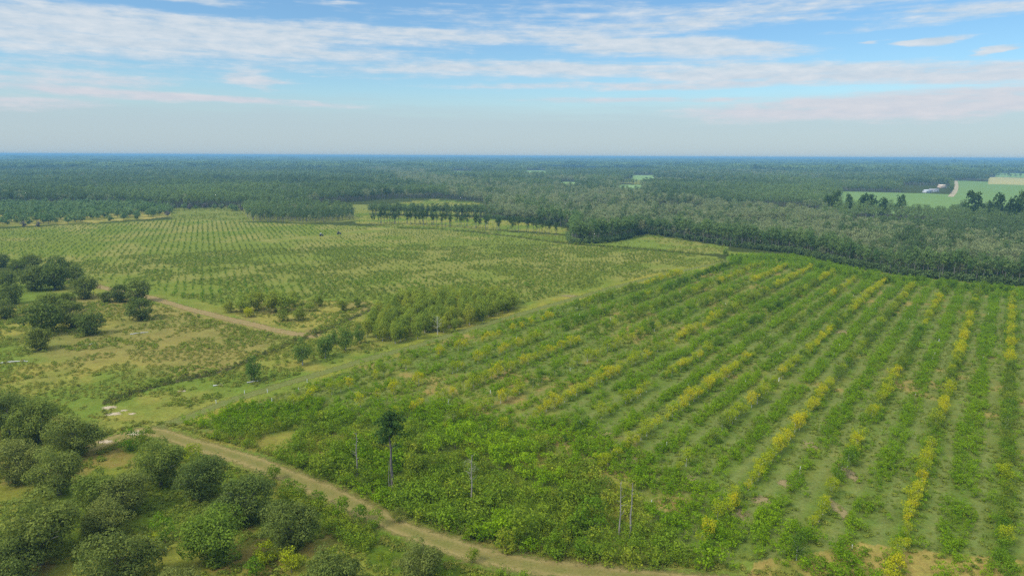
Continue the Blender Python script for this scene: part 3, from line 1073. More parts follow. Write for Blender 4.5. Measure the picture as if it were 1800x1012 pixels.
# ------------------------------------------------------------------ wide young orchard: small bushes on a triangular grid
BUSH = [round_mesh('orchard_bush', L['bush'], 11, 0.55, 0.15, 1.45, 0.36, 56, 0.17) for _ in range(4)]
sp = 4.3
rows = {}
dc = sp * math.sqrt(3) / 2
for a in range(0, 145):
    for b in range(-60, 200):
        c = -158.5 - a * dc
        t = b * sp + (a % 2) * sp / 2
        X, Y = from_ct(c, t)
        if abs(math.atan2(X, Y)) < R(42) and 150 < Y < 1000:
            rows.setdefault(a, []).append((t, X, Y))
allb = []
for a, lst in rows.items():
    arr = np.array(lst)
    m = inside(P_YOUNG, arr[:, 1], arr[:, 2])
    arr = arr[m]
    # the lane where the vehicles stand is left open
    lane = np.array([g(*p) for p in [(440, 428), (520, 421), (600, 413), (680, 402)]])
    if len(arr):
        arr = arr[seg_dist(lane, arr[:, 1], arr[:, 2]) > 9]
    arr = arr[np.argsort(arr[:, 0])] if len(arr) else arr
    for k, (t, X, Y) in enumerate(arr):
        allb.append((math.hypot(X, Y), a, k, X, Y))
allb.sort()
kept = 0
far_b = []
for (d, a, k, X, Y) in allb:
    X += random.gauss(0, 0.35)
    Y += random.gauss(0, 0.35)
    s = random.uniform(0.55, 1.3) * (1.12 if d < 330 else 1.0)
    if random.random() < 0.13:
        continue
    if kept < 300:
        o = link('orchard_bush', random.choice(BUSH), None, (X, Y, 0), random.uniform(0, 6.28), (s, s, s))
        tag(o, f'small dark bush, {nth(k)} from the near end, {nth(a)} line left of the grass track', 'bush', 'bushes of the wide young orchard')
        kept += 1
    else:
        far_b.append((X, Y, s))
far_b = np.array(far_b)
scatter('orchard_bushes', 'evenly planted small dark bushes receding over the wide young orchard', BUSH, far_b[:, 0], far_b[:, 1], far_b[:, 2] * 0.86)
# plantation beyond the pine row
X, Y = fill(P_PLANT, 6.0, 0.15)
scatter('plantation_shrubs', 'small regular shrubs on the pale field behind the pine row', BUSH, X, Y, 0.55 + 0.4 * rng.random(len(X)))
X, Y = fill(P_TAN, 6.0, 0.3)
scatter('field_shrubs', 'low shrubs on the tan field before the pine row', BUSH, X, Y, 0.5 + 0.5 * rng.random(len(X)))

# ------------------------------------------------------------------ tree rows on the right
# colour along each row, from near to far: (image height where it begins, leaf, chance a tree stands)
RUNS = {
    -1: [(1100, 'olive', .9)],
    0: [(1100, 'green', .9), (930, 'olive', .95), (760, 'olive', .95), (650, 'lime', .95), (560, 'lime', .9)],
    1: [(1100, 'golden', 1), (950, 'golden', .95), (800, 'olive', .9), (740, 'golden', 1), (690, 'olive', 1), (640, 'golden', 1), (560, 'olive', .95)],
    2: [(1100, 'darkgreen', .7), (930, 'lime', .75), (850, 'green', .8), (800, 'lime', .3), (745, 'lime', .95), (660, 'olive', .9), (610, 'green', .95), (575, 'lime', .95), (525, 'olive', .8)],
    3: [(1100, 'lime', .9), (860, 'golden', 1), (775, 'golden', .7), (740, 'golden', .95), (675, 'olive', .95), (600, 'olive', 1), (575, 'olive', .95), (535, 'lime', .95)],
    4: [(1100, 'green', .3), (830, 'lime', .5), (740, 'lime', .85), (650, 'lime', .5), (612, 'golden', .95), (585, 'olive', .95), (550, 'golden', .95), (498, 'olive', .8)],
    5: [(1100, 'golden', .5), (850, 'lime', .5), (790, 'golden', .95), (700, 'golden', .95), (625, 'olive', .4), (560, 'green', .9), (530, 'lime', .9), (500, 'lime', .7)],
    6: [(1100, 'darkgreen', .7), (745, 'lime', .75), (660, 'golden', .7), (625, 'green', .9), (560, 'darkgreen', .9), (530, 'olive', .9), (500, 'golden', .95)],
    7: [(1100, 'lime', .5), (730, 'golden', .95), (690, 'golden', 1), (655, 'lime', .6), (610, 'golden', .9), (560, 'olive', .95), (510, 'golden', .9)],
    8: [(1100, 'lime', .75), (690, 'green', .85), (660, 'lime', .6), (610, 'lime', .7), (590, 'green', .95), (545, 'olive', .9), (500, 'golden', .95)],
    9: [(1100, 'golden', .6), (715, 'lime', .8), (690, 'golden', 1), (630, 'golden', .9), (600, 'olive', .6), (575, 'olive', .9), (530, 'olive', .95), (500, 'lime', .95)],
    10: [(1100, 'lime', .45), (720, 'golden', .6), (620, 'golden', .6), (590, 'green', .6), (560, 'green', .95), (510, 'darkgreen', .95)],
    11: [(1100, 'olive', .6), (735, 'lime', .6), (640, 'golden', .5), (590, 'golden', .5), (560, 'olive', .9), (535, 'olive', .95), (505, 'golden', .95), (480, 'olive', .95)],
}
ALT = {'golden': ['golden'] * 6 + ['lime'] * 2, 'lime': ['lime'] * 3 + ['golden'] * 2 + ['olive'], 'olive': ['olive'] * 4 + ['lime', 'green'], 'green': ['green'] * 4 + ['lime', 'darkgreen'], 'darkgreen': ['darkgreen'] * 3 + ['green']}
NAMEC = {'golden': 'golden', 'lime': 'yellow-green', 'olive': 'dull olive', 'green': 'green', 'darkgreen': 'dark green'}


def img_y(X, Y):
    depth = Y * math.cos(PITCH) + H * math.sin(PITCH)
    up = Y * math.sin(PITCH) - H * math.cos(PITCH)
    xi = 900 + F * X / depth
    return 506 - F * up / depth + SLOPE * (xi - 900)


allt = []
for k in range(-1, 12):
    c = 5.0 - 12.7 * k
    t = 60.0
    n = 0
    while t < 480:
        X, Y = from_ct(c + random.gauss(0, 0.25), t)
        if inside(P_ROWS, np.array([X]), np.array([Y]))[0] and math.atan2(X, Y) < R(40):
            iy = img_y(X, Y)
            run = [r_ for r_ in RUNS[k] if r_[0] >= iy][-1]
            if random.random() < run[2]:
                leaf = random.choice(ALT[run[1]])
                vis = math.atan2(X, Y) < R(37.6) and iy < 1025
                allt.append((math.hypot(X, Y) if vis else 1e6, k, n, X, Y, leaf))
                n += vis
        t += random.uniform(2.3, 3.3)
allt.sort()
far_t = {}
for i, (d, k, n, X, Y, leaf) in enumerate(allt):
    s = random.choice((0.55, 0.7, 0.8, 0.85, 0.95, 1.05))
    if i < 300:
        lab = f'{NAMEC[leaf]} young tree, {nth(n)} from the near end of the {nth(max(k, 0))} row from the right'
        if k < 0:
            lab = f'{NAMEC[leaf]} young tree at the far right edge, {nth(n)} from the near end'
        tree_thing('young_tree', lab, 'young tree', 'young trees in the orchard rows', X, Y, YT_T[i % 3], random.choice(YT_C[leaf]), s)
    else:
        far_t.setdefault(leaf, []).append((X, Y, s))
for leaf, q in far_t.items():
    q = np.array(q)
    nm = {'golden': 'golden_rows', 'lime': 'yellow_green_rows', 'olive': 'olive_rows', 'green': 'green_rows', 'darkgreen': 'dark_green_rows'}[leaf]
    scatter(nm, f'far {NAMEC[leaf]} stretches of the young tree rows', YT_C[leaf], q[:, 0], q[:, 1], q[:, 2])

# white tree tubes in the strips between the rows
tub_v, tub_q = tube([(0, 0, 0), (0, 0, 1.25)], [0.07, 0.07], 10)
tin_v, tin_q = tube([(0, 0, 1.25), (0, 0, 0.9)], [0.052, 0.052], 10)
TUBE_ME = mesh_np('tree_tube', *merge([(tub_v, tub_q), (tin_v, tin_q), tube([(0.09, 0, 0), (0.09, 0, 1.4)], [0.018, 0.018], 5)]), mats=[TUBE])
strips = {}
for k in range(-1, 12):
    for _ in range(9):
        t = random.uniform(60, 330)
        c = 5.0 - 12.7 * k + (6.35 if random.random() < 0.75 else 0) + random.gauss(0, 0.4)
        X, Y = from_ct(c, t)
        if inside(P_ROWS, np.array([X]), np.array([Y]))[0] and math.atan2(X, Y) < R(37) and img_y(X, Y) < 1005:
            strips.setdefault(k, []).append((t, X, Y))
for k, lst in strips.items():
    lst.sort()
    for n, (t, X, Y) in enumerate(lst):
        o = link('tree_tube', TUBE_ME, None, (X, Y, 0), random.uniform(0, 6.28), random.uniform(0.6, 0.9))
        o.rotation_euler = (random.gauss(0, 0.06), random.gauss(0, 0.06), 0)
        tag(o, f'white plastic tree tube, {nth(n)} from the near end of the {nth(k + 1)} strip from the right', 'tree tube', 'white tree tubes between the rows')
for n, (x, y) in enumerate(((430, 692), (470, 690), (525, 688), (400, 722), (478, 706), (380, 709), (540, 672), (612, 664))):
    X, Y = g(x, y)
    o = link('tree_tube', TUBE_ME, None, (X, Y, 0), 0, 0.8)
    tag(o, f'white plastic tree tube beside the grass track, {nth(n)} of the small scatter there', 'tree tube', 'white tree tubes beside the track')

# ------------------------------------------------------------------ weeds between the rows
WEED = [round_mesh('weed', L['weed'], 9, 0.78, 0.15, 1.65 + 0.15 * i, 0.42, 105, 0.115, fill=0.5, jit=0.4, up=0.5) for i in range(4)]
x0, y0 = P_ROWS.min(0)
x1, y1 = P_ROWS.max(0)
gx, gy = np.meshgrid(np.arange(x0, min(x1, 330), 1.1), np.arange(y0, y1, 1.1))
gx = gx.ravel() + rng.normal(size=gx.size) * 0.4
gy = gy.ravel() + rng.normal(size=gy.size) * 0.4
m = inside(P_ROWS, gx, gy) & (np.abs(np.arctan2(gx, gy)) < R(44))
gx, gy = gx[m], gy[m]
cc = gx * math.cos(AZ) - gy * math.sin(AZ)
tt = gx * math.sin(AZ) + gy * math.cos(AZ)
k = (cc - 5.0) / 12.7
ph = np.abs(k - np.round(k)) * 12.7
# strength of the weed strip changes from row to row and along each row
along = fbm(tt, np.round(k * 2) * 50, 26, 140)
fine = fbm(gx, gy, 5, 150)
stripw = 2.1 * (0.15 + 1.35 * along) + 1.2 * (fbm(gx, gy, 6, 151) - 0.5)
strip_m = np.abs(ph - 6.35) < stripw
treeside = (ph < 1.7) & (along > 0.42)
dnear = seg_dist(np.array([g(*p) for p in [(318, 748), (420, 762), (560, 745), (700, 742), (950, 785), (1105, 850), (1150, 930), (1250, 975), (1340, 985)]]), gx, gy)
patch = (dnear < 7 + 14 * fbm(gx, gy, 12, 160)) & (fbm(gx, gy, 8, 170) > 0.34)
prob = np.clip(np.where(strip_m, 0.95, 0) + np.where(treeside, 0.35, 0) + np.where(patch, 0.9, 0) + 0.05 + 0.08 * sstep(230, 330, np.hypot(gx, gy)) + 0.08 * (cc < -70), 0, 1) * np.where(fine > 0.38, 1, 0.2)
leftthin = np.where((cc < -80) & ~patch, 0.55, 1.0)
m = rng.random(len(gx)) < prob * leftthin
scatter('tall_weeds', 'bright green tall weeds growing in strips between the tree rows', WEED, gx[m], gy[m], (0.42 + 0.8 * rng.random(m.sum())) * np.where(patch[m], 1.12, 0.95))

# ------------------------------------------------------------------ bramble thicket
BR = [round_mesh('bramble', L['bramble'], 10, 0.85, 0.1, 1.5, 0.5, 88, 0.11, jit=0.6) for _ in range(4)]
X, Y = fill(P_BRAMBLE, 1.25, 0.5)
dn = fbm(X, Y, 10, 200)
m = dn > 0.32
for (bx, by) in ((760, 786), (800, 776), (822, 768), (835, 797), (868, 790), (878, 812), (905, 806), (930, 800), (925, 828), (955, 840), (985, 842), (1040, 915)):
    q = g(bx, by, 1.6)
    m &= np.hypot(X - q[0], Y - q[1] + 1.0) > 2.6
X, Y = X[m], Y[m]
sc = (0.45 + 1.15 * rng.random(len(X)) ** 1.8) * (0.55 + 1.0 * fbm(X, Y, 8, 210))
wd = fbm(X, Y, 14, 220) > 0.56
scatter('bramble_thicket', 'tangled dark green brambles and vines filling the near corner', BR, X[~wd], Y[~wd], sc[~wd] * 1.18)
scatter('thicket_weeds', 'bright green weeds rising among the brambles', WEED, X[wd], Y[wd], sc[wd] * 1.1)
X, Y = fill(P_VERGE, 1.1, 0.5)
m = (fbm(X, Y, 6, 230) > 0.40) & (seg_dist(catmull(ROAD), X, Y) > 4.3)
scatter('verge_weeds', 'rank weeds along the near side of the dirt road', BR, X[m], Y[m], 0.5 + 0.9 * rng.random(m.sum()))

# round bright bushes in the thicket
WB_T = trunk_mesh('trunk', BARK, 1.0, 0.07, 3, 0.2, 0.7)
WB = [crown_mesh('crown', L['willow'], dome_clumps(34, 1.25, 0.3, 3.1, 0.5, fill=0.72), 95, 0.12, jit=0.22, up=0.15) for _ in range(4)]
wl = [(760, 786, 30, 'small round bright bush at the left end of the cluster'), (800, 776, 36, 'bright green bush behind the leftmost round one'), (822, 768, 34, 'bright bush at the back of the round cluster'),
      (835, 797, 36, 'bright bush beside the dying slender tree'), (868, 790, 36, 'bright round bush in the cluster middle'), (878, 812, 38, 'large bright bush at the front of the cluster'),
      (905, 806, 40, 'tall bright bush right of the cluster middle'), (930, 800, 34, 'bright bush at the back right of the cluster'), (925, 828, 38, 'bright bush at the right end of the cluster'),
      (955, 840, 30, 'small bright bush just past the cluster end'), (985, 842, 28, 'outlying bright bush toward the tree rows'), (885, 778, 26, 'small bright bush behind the cluster'),
      (950, 862, 30, 'bright bush in front of the cluster end'), (1000, 855, 22, 'small outlying bush right of the cluster')]
for i, (x, y, w, lab) in enumerate(wl):
    X, Y = g(x, y, 1.6)
    s = 1.12 * w / px_per_m(X, Y, 1.6) / 2.9
    tree_thing('round_bush', lab, 'bush', 'bright bushes in the thicket', X, Y, WB_T, WB[i % 4], (s, s, s * 1.05))
GB = [remat(m, L['green']) for m in WB]
for i, (x, y, w, lf, lab) in enumerate([(1040, 915, 58, 'green', 'large rounded green bush beside the two bare dead trunks'), (1010, 928, 36, 'green', 'green bush crowding the left of the large rounded one'),
                                    (925, 935, 60, 'dk', 'broad dark green bush beside the dirt road bend'), (890, 955, 40, 'dk', 'dark bush at the road edge left of the broad one'),
                                    (975, 960, 40, 'green', 'low green bush in front of the large rounded bush'), (1025, 965, 38, 'green', 'small leafy bush near the bottom road edge'),
                                    (860, 880, 34, 'dk', 'dark bush below the dying slender tree'), (800, 870, 34, 'dk', 'dark bush at the edge of the thicket left of the dying tree'),
                                    (595, 800, 36, 'dk', 'grey green bush beside the left dead snag'), (650, 845, 38, 'dk', 'dark bush at the foot of the tall pine'), (640, 800, 36, 'dk', 'dark bush between the snag and the tall pine')]):
    X, Y = g(x, y, 1.6)
    me = GB[i % 4] if lf == 'green' else remat(WB[i % 4], L['bramble'])
    tree_thing('thicket_bush', lab, 'bush', None, X, Y, WB_T, me, w / px_per_m(X, Y, 1.6) / 2.9)

# ------------------------------------------------------------------ tall pine and dead trees
X, Y = g(690, 860)
PT = trunk_mesh('trunk', BARK, 11.6, 0.28, 9, 0.60, 2.8, lean=0.008, sides=8, up=0.25, top=0.35)
cl = []
for tier, (zt, rt, nt_) in enumerate(((8.3, 2.6, 3), (9.3, 3.1, 5), (10.2, 3.0, 7), (11.1, 2.7, 7), (12.0, 2.1, 6), (12.8, 1.3, 4), (13.4, 0.4, 2))):
    for i in range(nt_):
        a = i * 6.283 / nt_ + tier * 1.1 + 0.5 * rng.normal()
        ll = rt * (0.55 + 0.5 * rng.random())
        for u in (0.35, 0.7, 1.0):
            if tier > 1 or u > 0.6:
                cl.append((math.cos(a) * ll * u, math.sin(a) * ll * u, zt + 0.35 * u + 0.15 * rng.normal(), 0.38 + 0.28 * rng.random()))
L['lone_pine'] = foliage('lone_pine_needle', (0.036, 0.078, 0.03), (0.042, 0.084, 0.032), lr=0.4)
PC = crown_mesh('crown', L['lone_pine'], cl, 90, 0.2, zmin=-0.7, jit=0.6)
tree_thing('pine_tree', 'tall dark pine with bare trunk standing alone in the bramble thicket', 'pine tree', None, X, Y, PT, PC, 1.08)
X2, Y2 = g(684, 862)
o = link('dead_sapling', trunk_mesh('dead_sapling', DEADWOOD, 6.0, 0.08, 2, 0.5, 0.5, lean=0.02), None, (X2, Y2, 0))
tag(o, 'thin dead stem leaning beside the tall pine trunk', 'dead stem')


def snag(name, label, x, y, h, r, nb, mat, lean=0.02, blen=1.0, crown=None):
    X, Y = g(x, y)
    root = link(name, None, None, (X, Y, 0), random.uniform(0, 6.28))
    tag(root, label, 'dead tree')
    parts = trunk_parts(h, r * 1.15, nb, 0.35, blen * 1.2, lean=lean, sides=7, up=0.5, top=0.3)
    link('trunk', mesh_np('trunk', *parts[0], mats=[mat]), root)
    for p in parts[1:]:
        link('branch', mesh_np('branch', *p, mats=[mat]), root)
    if crown:
        link('crown', crown, root)
    return root


snag('dead_tree', 'grey broken snag with wispy top left of the tall pine', 628, 836, 8.8, 0.13, 9, DEADWOOD, 0.01, 0.9)
thin = crown_mesh('crown', L['hardwood'], dome_clumps(26, 1.2, 4.2, 8.8, 0.45, fill=0.3), 34, 0.12)
snag('dying_tree', 'dying slender tree with thin grey green crown in the thicket', 829, 884, 9.0, 0.14, 8, DEADWOOD, 0.01, 1.2, thin)
snag('dead_tree', 'bare dead trunk with short broken branches, left of the pair', 1088, 940, 9.2, 0.12, 8, DEADWOOD, 0.008, 0.9)
snag('dead_tree', 'bare pale streaked dead trunk, right of the pair', 1107, 945, 9.6, 0.14, 4, DEADWOOD, 0.012, 0.5)
snag('dead_sapling', 'small whitish dead sapling in front of the golden bush', 788, 722, 2.9, 0.09, 5, PALEWOOD, 0.10, 1.0)
snag('dead_sapling', 'short white dead stem poking out of the vines', 583, 808, 2.2, 0.10, 2, PALEWOOD, 0.08, 0.5)
snag('dead_tree', 'pale bare branching tree against the grove front', 769, 588, 6.2, 0.085, 22, PALEWOOD, 0.01, 2.0)
snag('dead_tree', 'grey bare trunk standing out before the forest edge near the right', 1650, 497, 8, 0.09, 3, BARK_WOOD, 0.02, 1.5)
snag('dead_tree', 'short grey dead stub before the forest edge', 1579, 483, 5, 0.09, 2, BARK_WOOD, 0.02, 1.0)

# ------------------------------------------------------------------ mature trees at the lower left
big = [(14, 732, 92, 'mature_dark', 'dark tree cut by the left frame edge above the lower orchard'),
       (62, 745, 96, 'mature', 'olive tree at the top left of the lower orchard'),
       (128, 768, 92, 'mature', 'rounded olive tree nearest the sandy patch by the junction'),
       (30, 812, 96, 'mature', 'olive tree at the left edge, middle of the lower orchard'),
       (100, 832, 100, 'mature', 'olive tree with pale trunk showing through its gap'),
       (172, 862, 92, 'mature', 'bushy tree behind the wide pair in the lower orchard'),
       (218, 868, 96, 'mature', 'olive tree standing left of the grassy gap'),
       (182, 905, 84, 'mature', 'low dark olive tree in front of the wide pair'),
       (280, 818, 98, 'mature', 'olive tree beside the dirt road junction, foremost to the road'),
       (350, 838, 96, 'mature_dark', 'dark green tree along the dirt road, second from the junction'),
       (432, 880, 108, 'mature_dark', 'big dark tree along the road behind the bright one'),
       (370, 945, 122, 'bright_tree', 'bright green tree with tall lumpy crown near the bottom'),
       (66, 948, 150, 'mature', 'wide olive tree in the bottom left corner'),
       (20, 985, 110, 'mature_dark', 'tree cut by the bottom left corner of the view'),
       (205, 990, 136, 'mature', 'olive tree cut by the bottom edge left of the bright one'),
       (512, 922, 110, 'mature', 'rounded grey olive tree close to the roadside weeds'),
       (738, 985, 96, 'mature', 'shrubby tree beside the road near the bottom edge'),
       (585, 1005, 110, 'mature', 'low tree cut by the bottom edge below the grassy lane'),
       (300, 1020, 90, 'mature', 'small tree cut by the bottom edge between two larger ones'),
       (880, 1025, 70, 'mature', 'pale shrubby tree at the bottom edge in the road bend')]
for i, (x, y, w, kind, lab) in enumerate(big):
    X, Y = g(x, y, 4.0)
    s = w / px_per_m(X, Y, 4.0) / 10.6
    tree_thing('oak_tree', lab, 'tree', 'mature trees of the lower left orchard', X, Y, MAT_T[i % 3], MAT_C[kind][i % 4], (s, s, min(s, 1.25) * 0.95))
# small bushes near them
SB = {k: [remat(m, L[k]) for m in WB] for k in ('lime', 'green', 'bramble', 'shrub')}
for i, (x, y, w, lf, lab) in enumerate([(467, 978, 40, 'lime', 'yellow green bush in the bottom grass beside the bright tree'), (512, 992, 44, 'lime', 'yellow green bush at the bottom edge, right of another'),
                                   (450, 1000, 34, 'green', 'small green bush at the bottom edge under the bright tree'), (283, 940, 46, 'green', 'low green bush in the grassy gap between orchard trees'),
                                   (268, 962, 34, 'lime', 'pale green bush in the front of the grassy gap'), (580, 975, 26, 'lime', 'yellow bush beside the lower grassy lane'),
                                   (258, 770, 26, 'bramble', 'small dark upright bush on the road junction corner'), (228, 782, 36, 'green', 'low green bush beside the junction corner bush'),
                                   (340, 805, 34, 'lime', 'yellow green bush between the roadside trees'), (480, 832, 26, 'green', 'spiky upright green bush at the roadside above the weeds'),
                                   (505, 858, 28, 'green', 'roadside bush nearest the spiky upright one'), (528, 868, 28, 'green', 'second roadside bush below the spiky one'),
                                   (560, 882, 30, 'green', 'roadside bush at the middle of the verge'), (598, 898, 36, 'green', 'broad roadside bush on the verge'),
                                   (632, 906, 30, 'green', 'green bush on the verge before the gap'), (660, 914, 30, 'green', 'last green bush on the verge before the bend'),
                                   (700, 905, 24, 'shrub', 'greyish bush right at the road edge'), (830, 975, 26, 'bramble', 'dark bush on the near road edge by the bend')]):
    X, Y = g(x, y, 1.2)
    s = w / px_per_m(X, Y, 1.2) / 2.9
    tree_thing('roadside_bush', lab, 'bush', None, X, Y, WB_T, SB[lf][i % 4], s)

# ------------------------------------------------------------------ trees around the rough meadow on the left
mids = [(2, 459, 24), (30, 468, 26), (56, 463, 29), (14, 494, 32), (18, 521, 38), (5, 545, 38), (60, 498, 46), (96, 497, 50), (130, 488, 36), (100, 476, 40), (148, 512, 42),
        (211, 517, 34), (242, 517, 40), (247, 547, 42), (87, 540, 42), (119, 528, 30), (75, 572, 60), (124, 560, 52), (158, 572, 42), (70, 597, 42), (186, 518, 20), (4, 516, 30)]
for i, (x, y, w) in enumerate(mids):
    X, Y = g(x, y, 3.2)
    s = w / px_per_m(X, Y, 3.2) / 7.6
    if i in (1, 14, 15, 19):
        cm = MID_OL[i % 4] if 'MID_OL' in globals() else None
        if cm is None:
            MID_OL = [remat(m, L['shrub']) for m in MID_C]
            cm = MID_OL[i % 4]
    else:
        cm = MID_C[i % 4]
    lab = ['dark tree at the left frame edge, farthest back of the clump', 'pale olive tree between the two dark ones at the back of the clump', 'nearly black round tree at the back of the left clump',
           'dark tree by the left edge below the back row', 'wide dark tree at the left edge, lower of two', 'dark tree cut by the left frame edge beside the meadow', 'large dark tree left of the clump middle',
           'large dark tree in the clump middle', 'dark tree at the right of the big clump', 'dark tree topping the clump from behind', 'dark tree standing just right of the big clump',
           'smaller dark tree beside the orange road, left of a pair', 'olive tree beside the orange road, right of a pair', 'lone dark tree on the meadow below the roadside pair', 'olive tree above the front clump',
           'small grey olive tree between the two clumps', 'wide green tree at the left of the front clump', 'dark tree in the middle of the front clump', 'dark tree at the right end of the front clump',
           'pale olive shrubby tree at the lowest foot of the clump', 'small dark shrub tree by the orange road bend', 'dark tree half hidden at the left frame edge'][i]
    tree_thing('oak_tree', lab, 'tree', 'dark trees around the left meadow', X, Y, MAT_T[i % 3], cm, (s, s, s * 0.95))

# saplings beside the ditch
SP_C = [crown_mesh('crown', L['grove'], dome_clumps(34, 1.7, 0.5, 5.6, 0.75, fill=0.4), 95, 0.155, flat=1.2, jit=0.4) for _ in range(4)]
SP_T = [trunk_mesh('trunk', BARK_PALE, 3.6, 0.11, 5, 0.3, 1.4, up=1.2) for _ in range(3)]
L['sapling'] = foliage('sapling_leaf', (0.060, 0.115, 0.038), (0.08, 0.135, 0.045), lr=0.3)
SAP = [remat(m, L['sapling']) for m in SP_C]
for i, (x, y, w, lab) in enumerate([(444, 651, 36, 'rounded sapling with white trunk, nearest of the row by the track'), (531, 624, 36, 'dense rounded sapling, second in the row beside the track'),
                               (571, 612, 34, 'rounded sapling in the middle of the row by the track'), (607, 600, 34, 'sapling nearest the grove end of the row'), (586, 590, 22, 'small dark sapling behind the row by the track'),
                               (632, 588, 24, 'pale sapling at the corner of the grove')]):
    X, Y = g(x, y, 3.0)
    tree_thing('sapling', lab, 'tree', 'saplings beside the track', X, Y, SP_T[i % 3], SAP[i % 4], w / px_per_m(X, Y, 3.0) / 4.7)
# grove
X, Y = fill(P_GROVE, 3.5, 0.5)
o_ = np.argsort(np.hypot(X, Y))
front = 0
GRV = [remat(m, L['grove']) for m in SP_C]
backs = []
for i in o_:
    s = random.uniform(0.8, 1.3)
    if front < 130:
        tree_thing('grove_tree', 'slender close grown tree in the dense grove beside the track', 'tree', 'trees of the dense grove', X[i], Y[i], SP_T[i % 3], random.choice(GRV), (s * 0.8, s * 0.8, s * random.uniform(0.75, 1.15)))
        front += 1
    else:
        backs.append((X[i], Y[i], s))
if backs:
    b = np.array(backs)
    scatter('grove_interior', 'trees behind the front of the dense grove', GRV, b[:, 0], b[:, 1], b[:, 2])
# yellowing shrubs by the orange road
YS = {k: [remat(m, L[k]) for m in SP_C] for k in ('rust', 'lime', 'golden', 'grove')}
for i, (x, y, w, k, lab) in enumerate([(402, 540, 22, 'rust', 'small olive shrub at the left end of the yellowing clump'), (428, 540, 34, 'grove', 'green shrub in the yellowing clump by the orange road'), (452, 536, 36, 'rust', 'yellowing shrub at the left of the clump'),
                                  (478, 540, 38, 'rust', 'yellow olive shrub in the clump middle'), (500, 540, 38, 'grove', 'green olive shrub right of the clump middle'), (515, 530, 26, 'rust', 'olive shrub behind the right of the clump'),
                                  (437, 548, 18, 'golden', 'small golden shrub at the clump foot'), (497, 555, 22, 'rust', 'small yellow shrub below the clump, left of two'), (526, 554, 26, 'rust', 'small yellow shrub below the clump, right of two'),
                                  (545, 538, 20, 'grove', 'lone shrub right of the yellowing clump'), (603, 538, 22, 'rust', 'small shrub toward the grove'), (628, 532, 20, 'rust', 'small yellow shrub next to the grove'), (560, 530, 22, 'rust', 'olive shrub at the orchard corner')]):
    X, Y = g(x, y, 2.0)
    tree_thing('yellowing_shrub', lab, 'shrub', None, X, Y, None, YS[k][i % 4], w / px_per_m(X, Y, 2.0) / 4.3).scale[2] *= 0.72

# ------------------------------------------------------------------ meadow weeds, tufts, ditch weeds
TF = weed_mesh
TG = [TF('tuft', L['tuft_gold'], 0.45, 0.5, 34, 0.16) for _ in range(3)]
TGR = [TF('tuft', L['tuft_green'], 0.5, 0.55, 38, 0.17) for _ in range(3)]
HT = [TF('brush', L['heath'], 0.9, 0.75, 60, 0.17) for _ in range(3)]
SHB = [round_mesh('weed_bush', L['tuft_green'], 8, 0.8, 0.1, 1.2, 0.45, 40, 0.17) for _ in range(3)]
gX = []
for P, spc, seed, lo in ((P_MEADOW, 1.5, 300, 0.42), (P_FIELD_TRI, 1.4, 310, 0.42), (P_SHRUBBY, 1.6, 320, 0.42)):
    X, Y = fill(P, spc, 0.5)
    m = (np.abs(np.arctan2(X, Y)) < R(42)) & (fbm(X, Y, 8, seed) > lo) & (seg_dist(catmull(REDROAD), X, Y) > 4.5) & (seg_dist(catmull(TRACK), X, Y) > 3.8)
    gX.append((X[m], Y[m]))
X = np.concatenate([a for a, b in gX])
Y = np.concatenate([b for a, b in gX])
pk = fbm(X, Y, 15, 330)
m1 = pk < 0.52
scatter('dry_grass', 'dry golden grass tufts over the rough meadow', TG, X[m1], Y[m1], 0.6 + 0.9 * rng.random(m1.sum()))
scatter('meadow_weeds', 'patches of green weeds over the rough meadow', TGR, X[~m1], Y[~m1], 0.7 + 1.0 * rng.random((~m1).sum()))
X, Y = fill(np.concatenate([P_MEADOW]), 3.0, 0.5)
X2, Y2 = fill(P_FIELD_TRI, 2.4, 0.5)
X = np.concatenate([X, X2])
Y = np.concatenate([Y, Y2])
m = (np.abs(np.arctan2(X, Y)) < R(42)) & (fbm(X, Y, 14, 340) > 0.60) & (seg_dist(catmull(TRACK), X, Y) > 13) & (seg_dist(catmull(TRACK), X, Y) > 4) & (seg_dist(catmull(REDROAD), X, Y) > 5)
scatter('meadow_brush', 'low green brush scattered over the meadow', SHB, X[m], Y[m], 0.35 + 0.75 * rng.random(m.sum()))
dl = catmull(DITCH, 30)
n = 520
ii = rng.integers(0, len(dl), n)
X = dl[ii, 0] + rng.normal(size=n) * 1.3
Y = dl[ii, 1] + rng.normal(size=n) * 1.3
scatter('ditch_weeds', 'brown and dark weeds lining the meadow ditch', HT + SHB[:1], X, Y, 0.4 + 0.7 * rng.random(n) ** 1.5)
hl = catmull(HEDGE, 40)
n = 500
ii = rng.integers(0, len(hl), n)
scatter('ditch_brush', 'thin brush along the far ditch', SHB, hl[ii, 0] + rng.normal(size=n) * 1.2, hl[ii, 1] + rng.normal(size=n) * 1.2, 0.5 + 0.8 * rng.random(n))
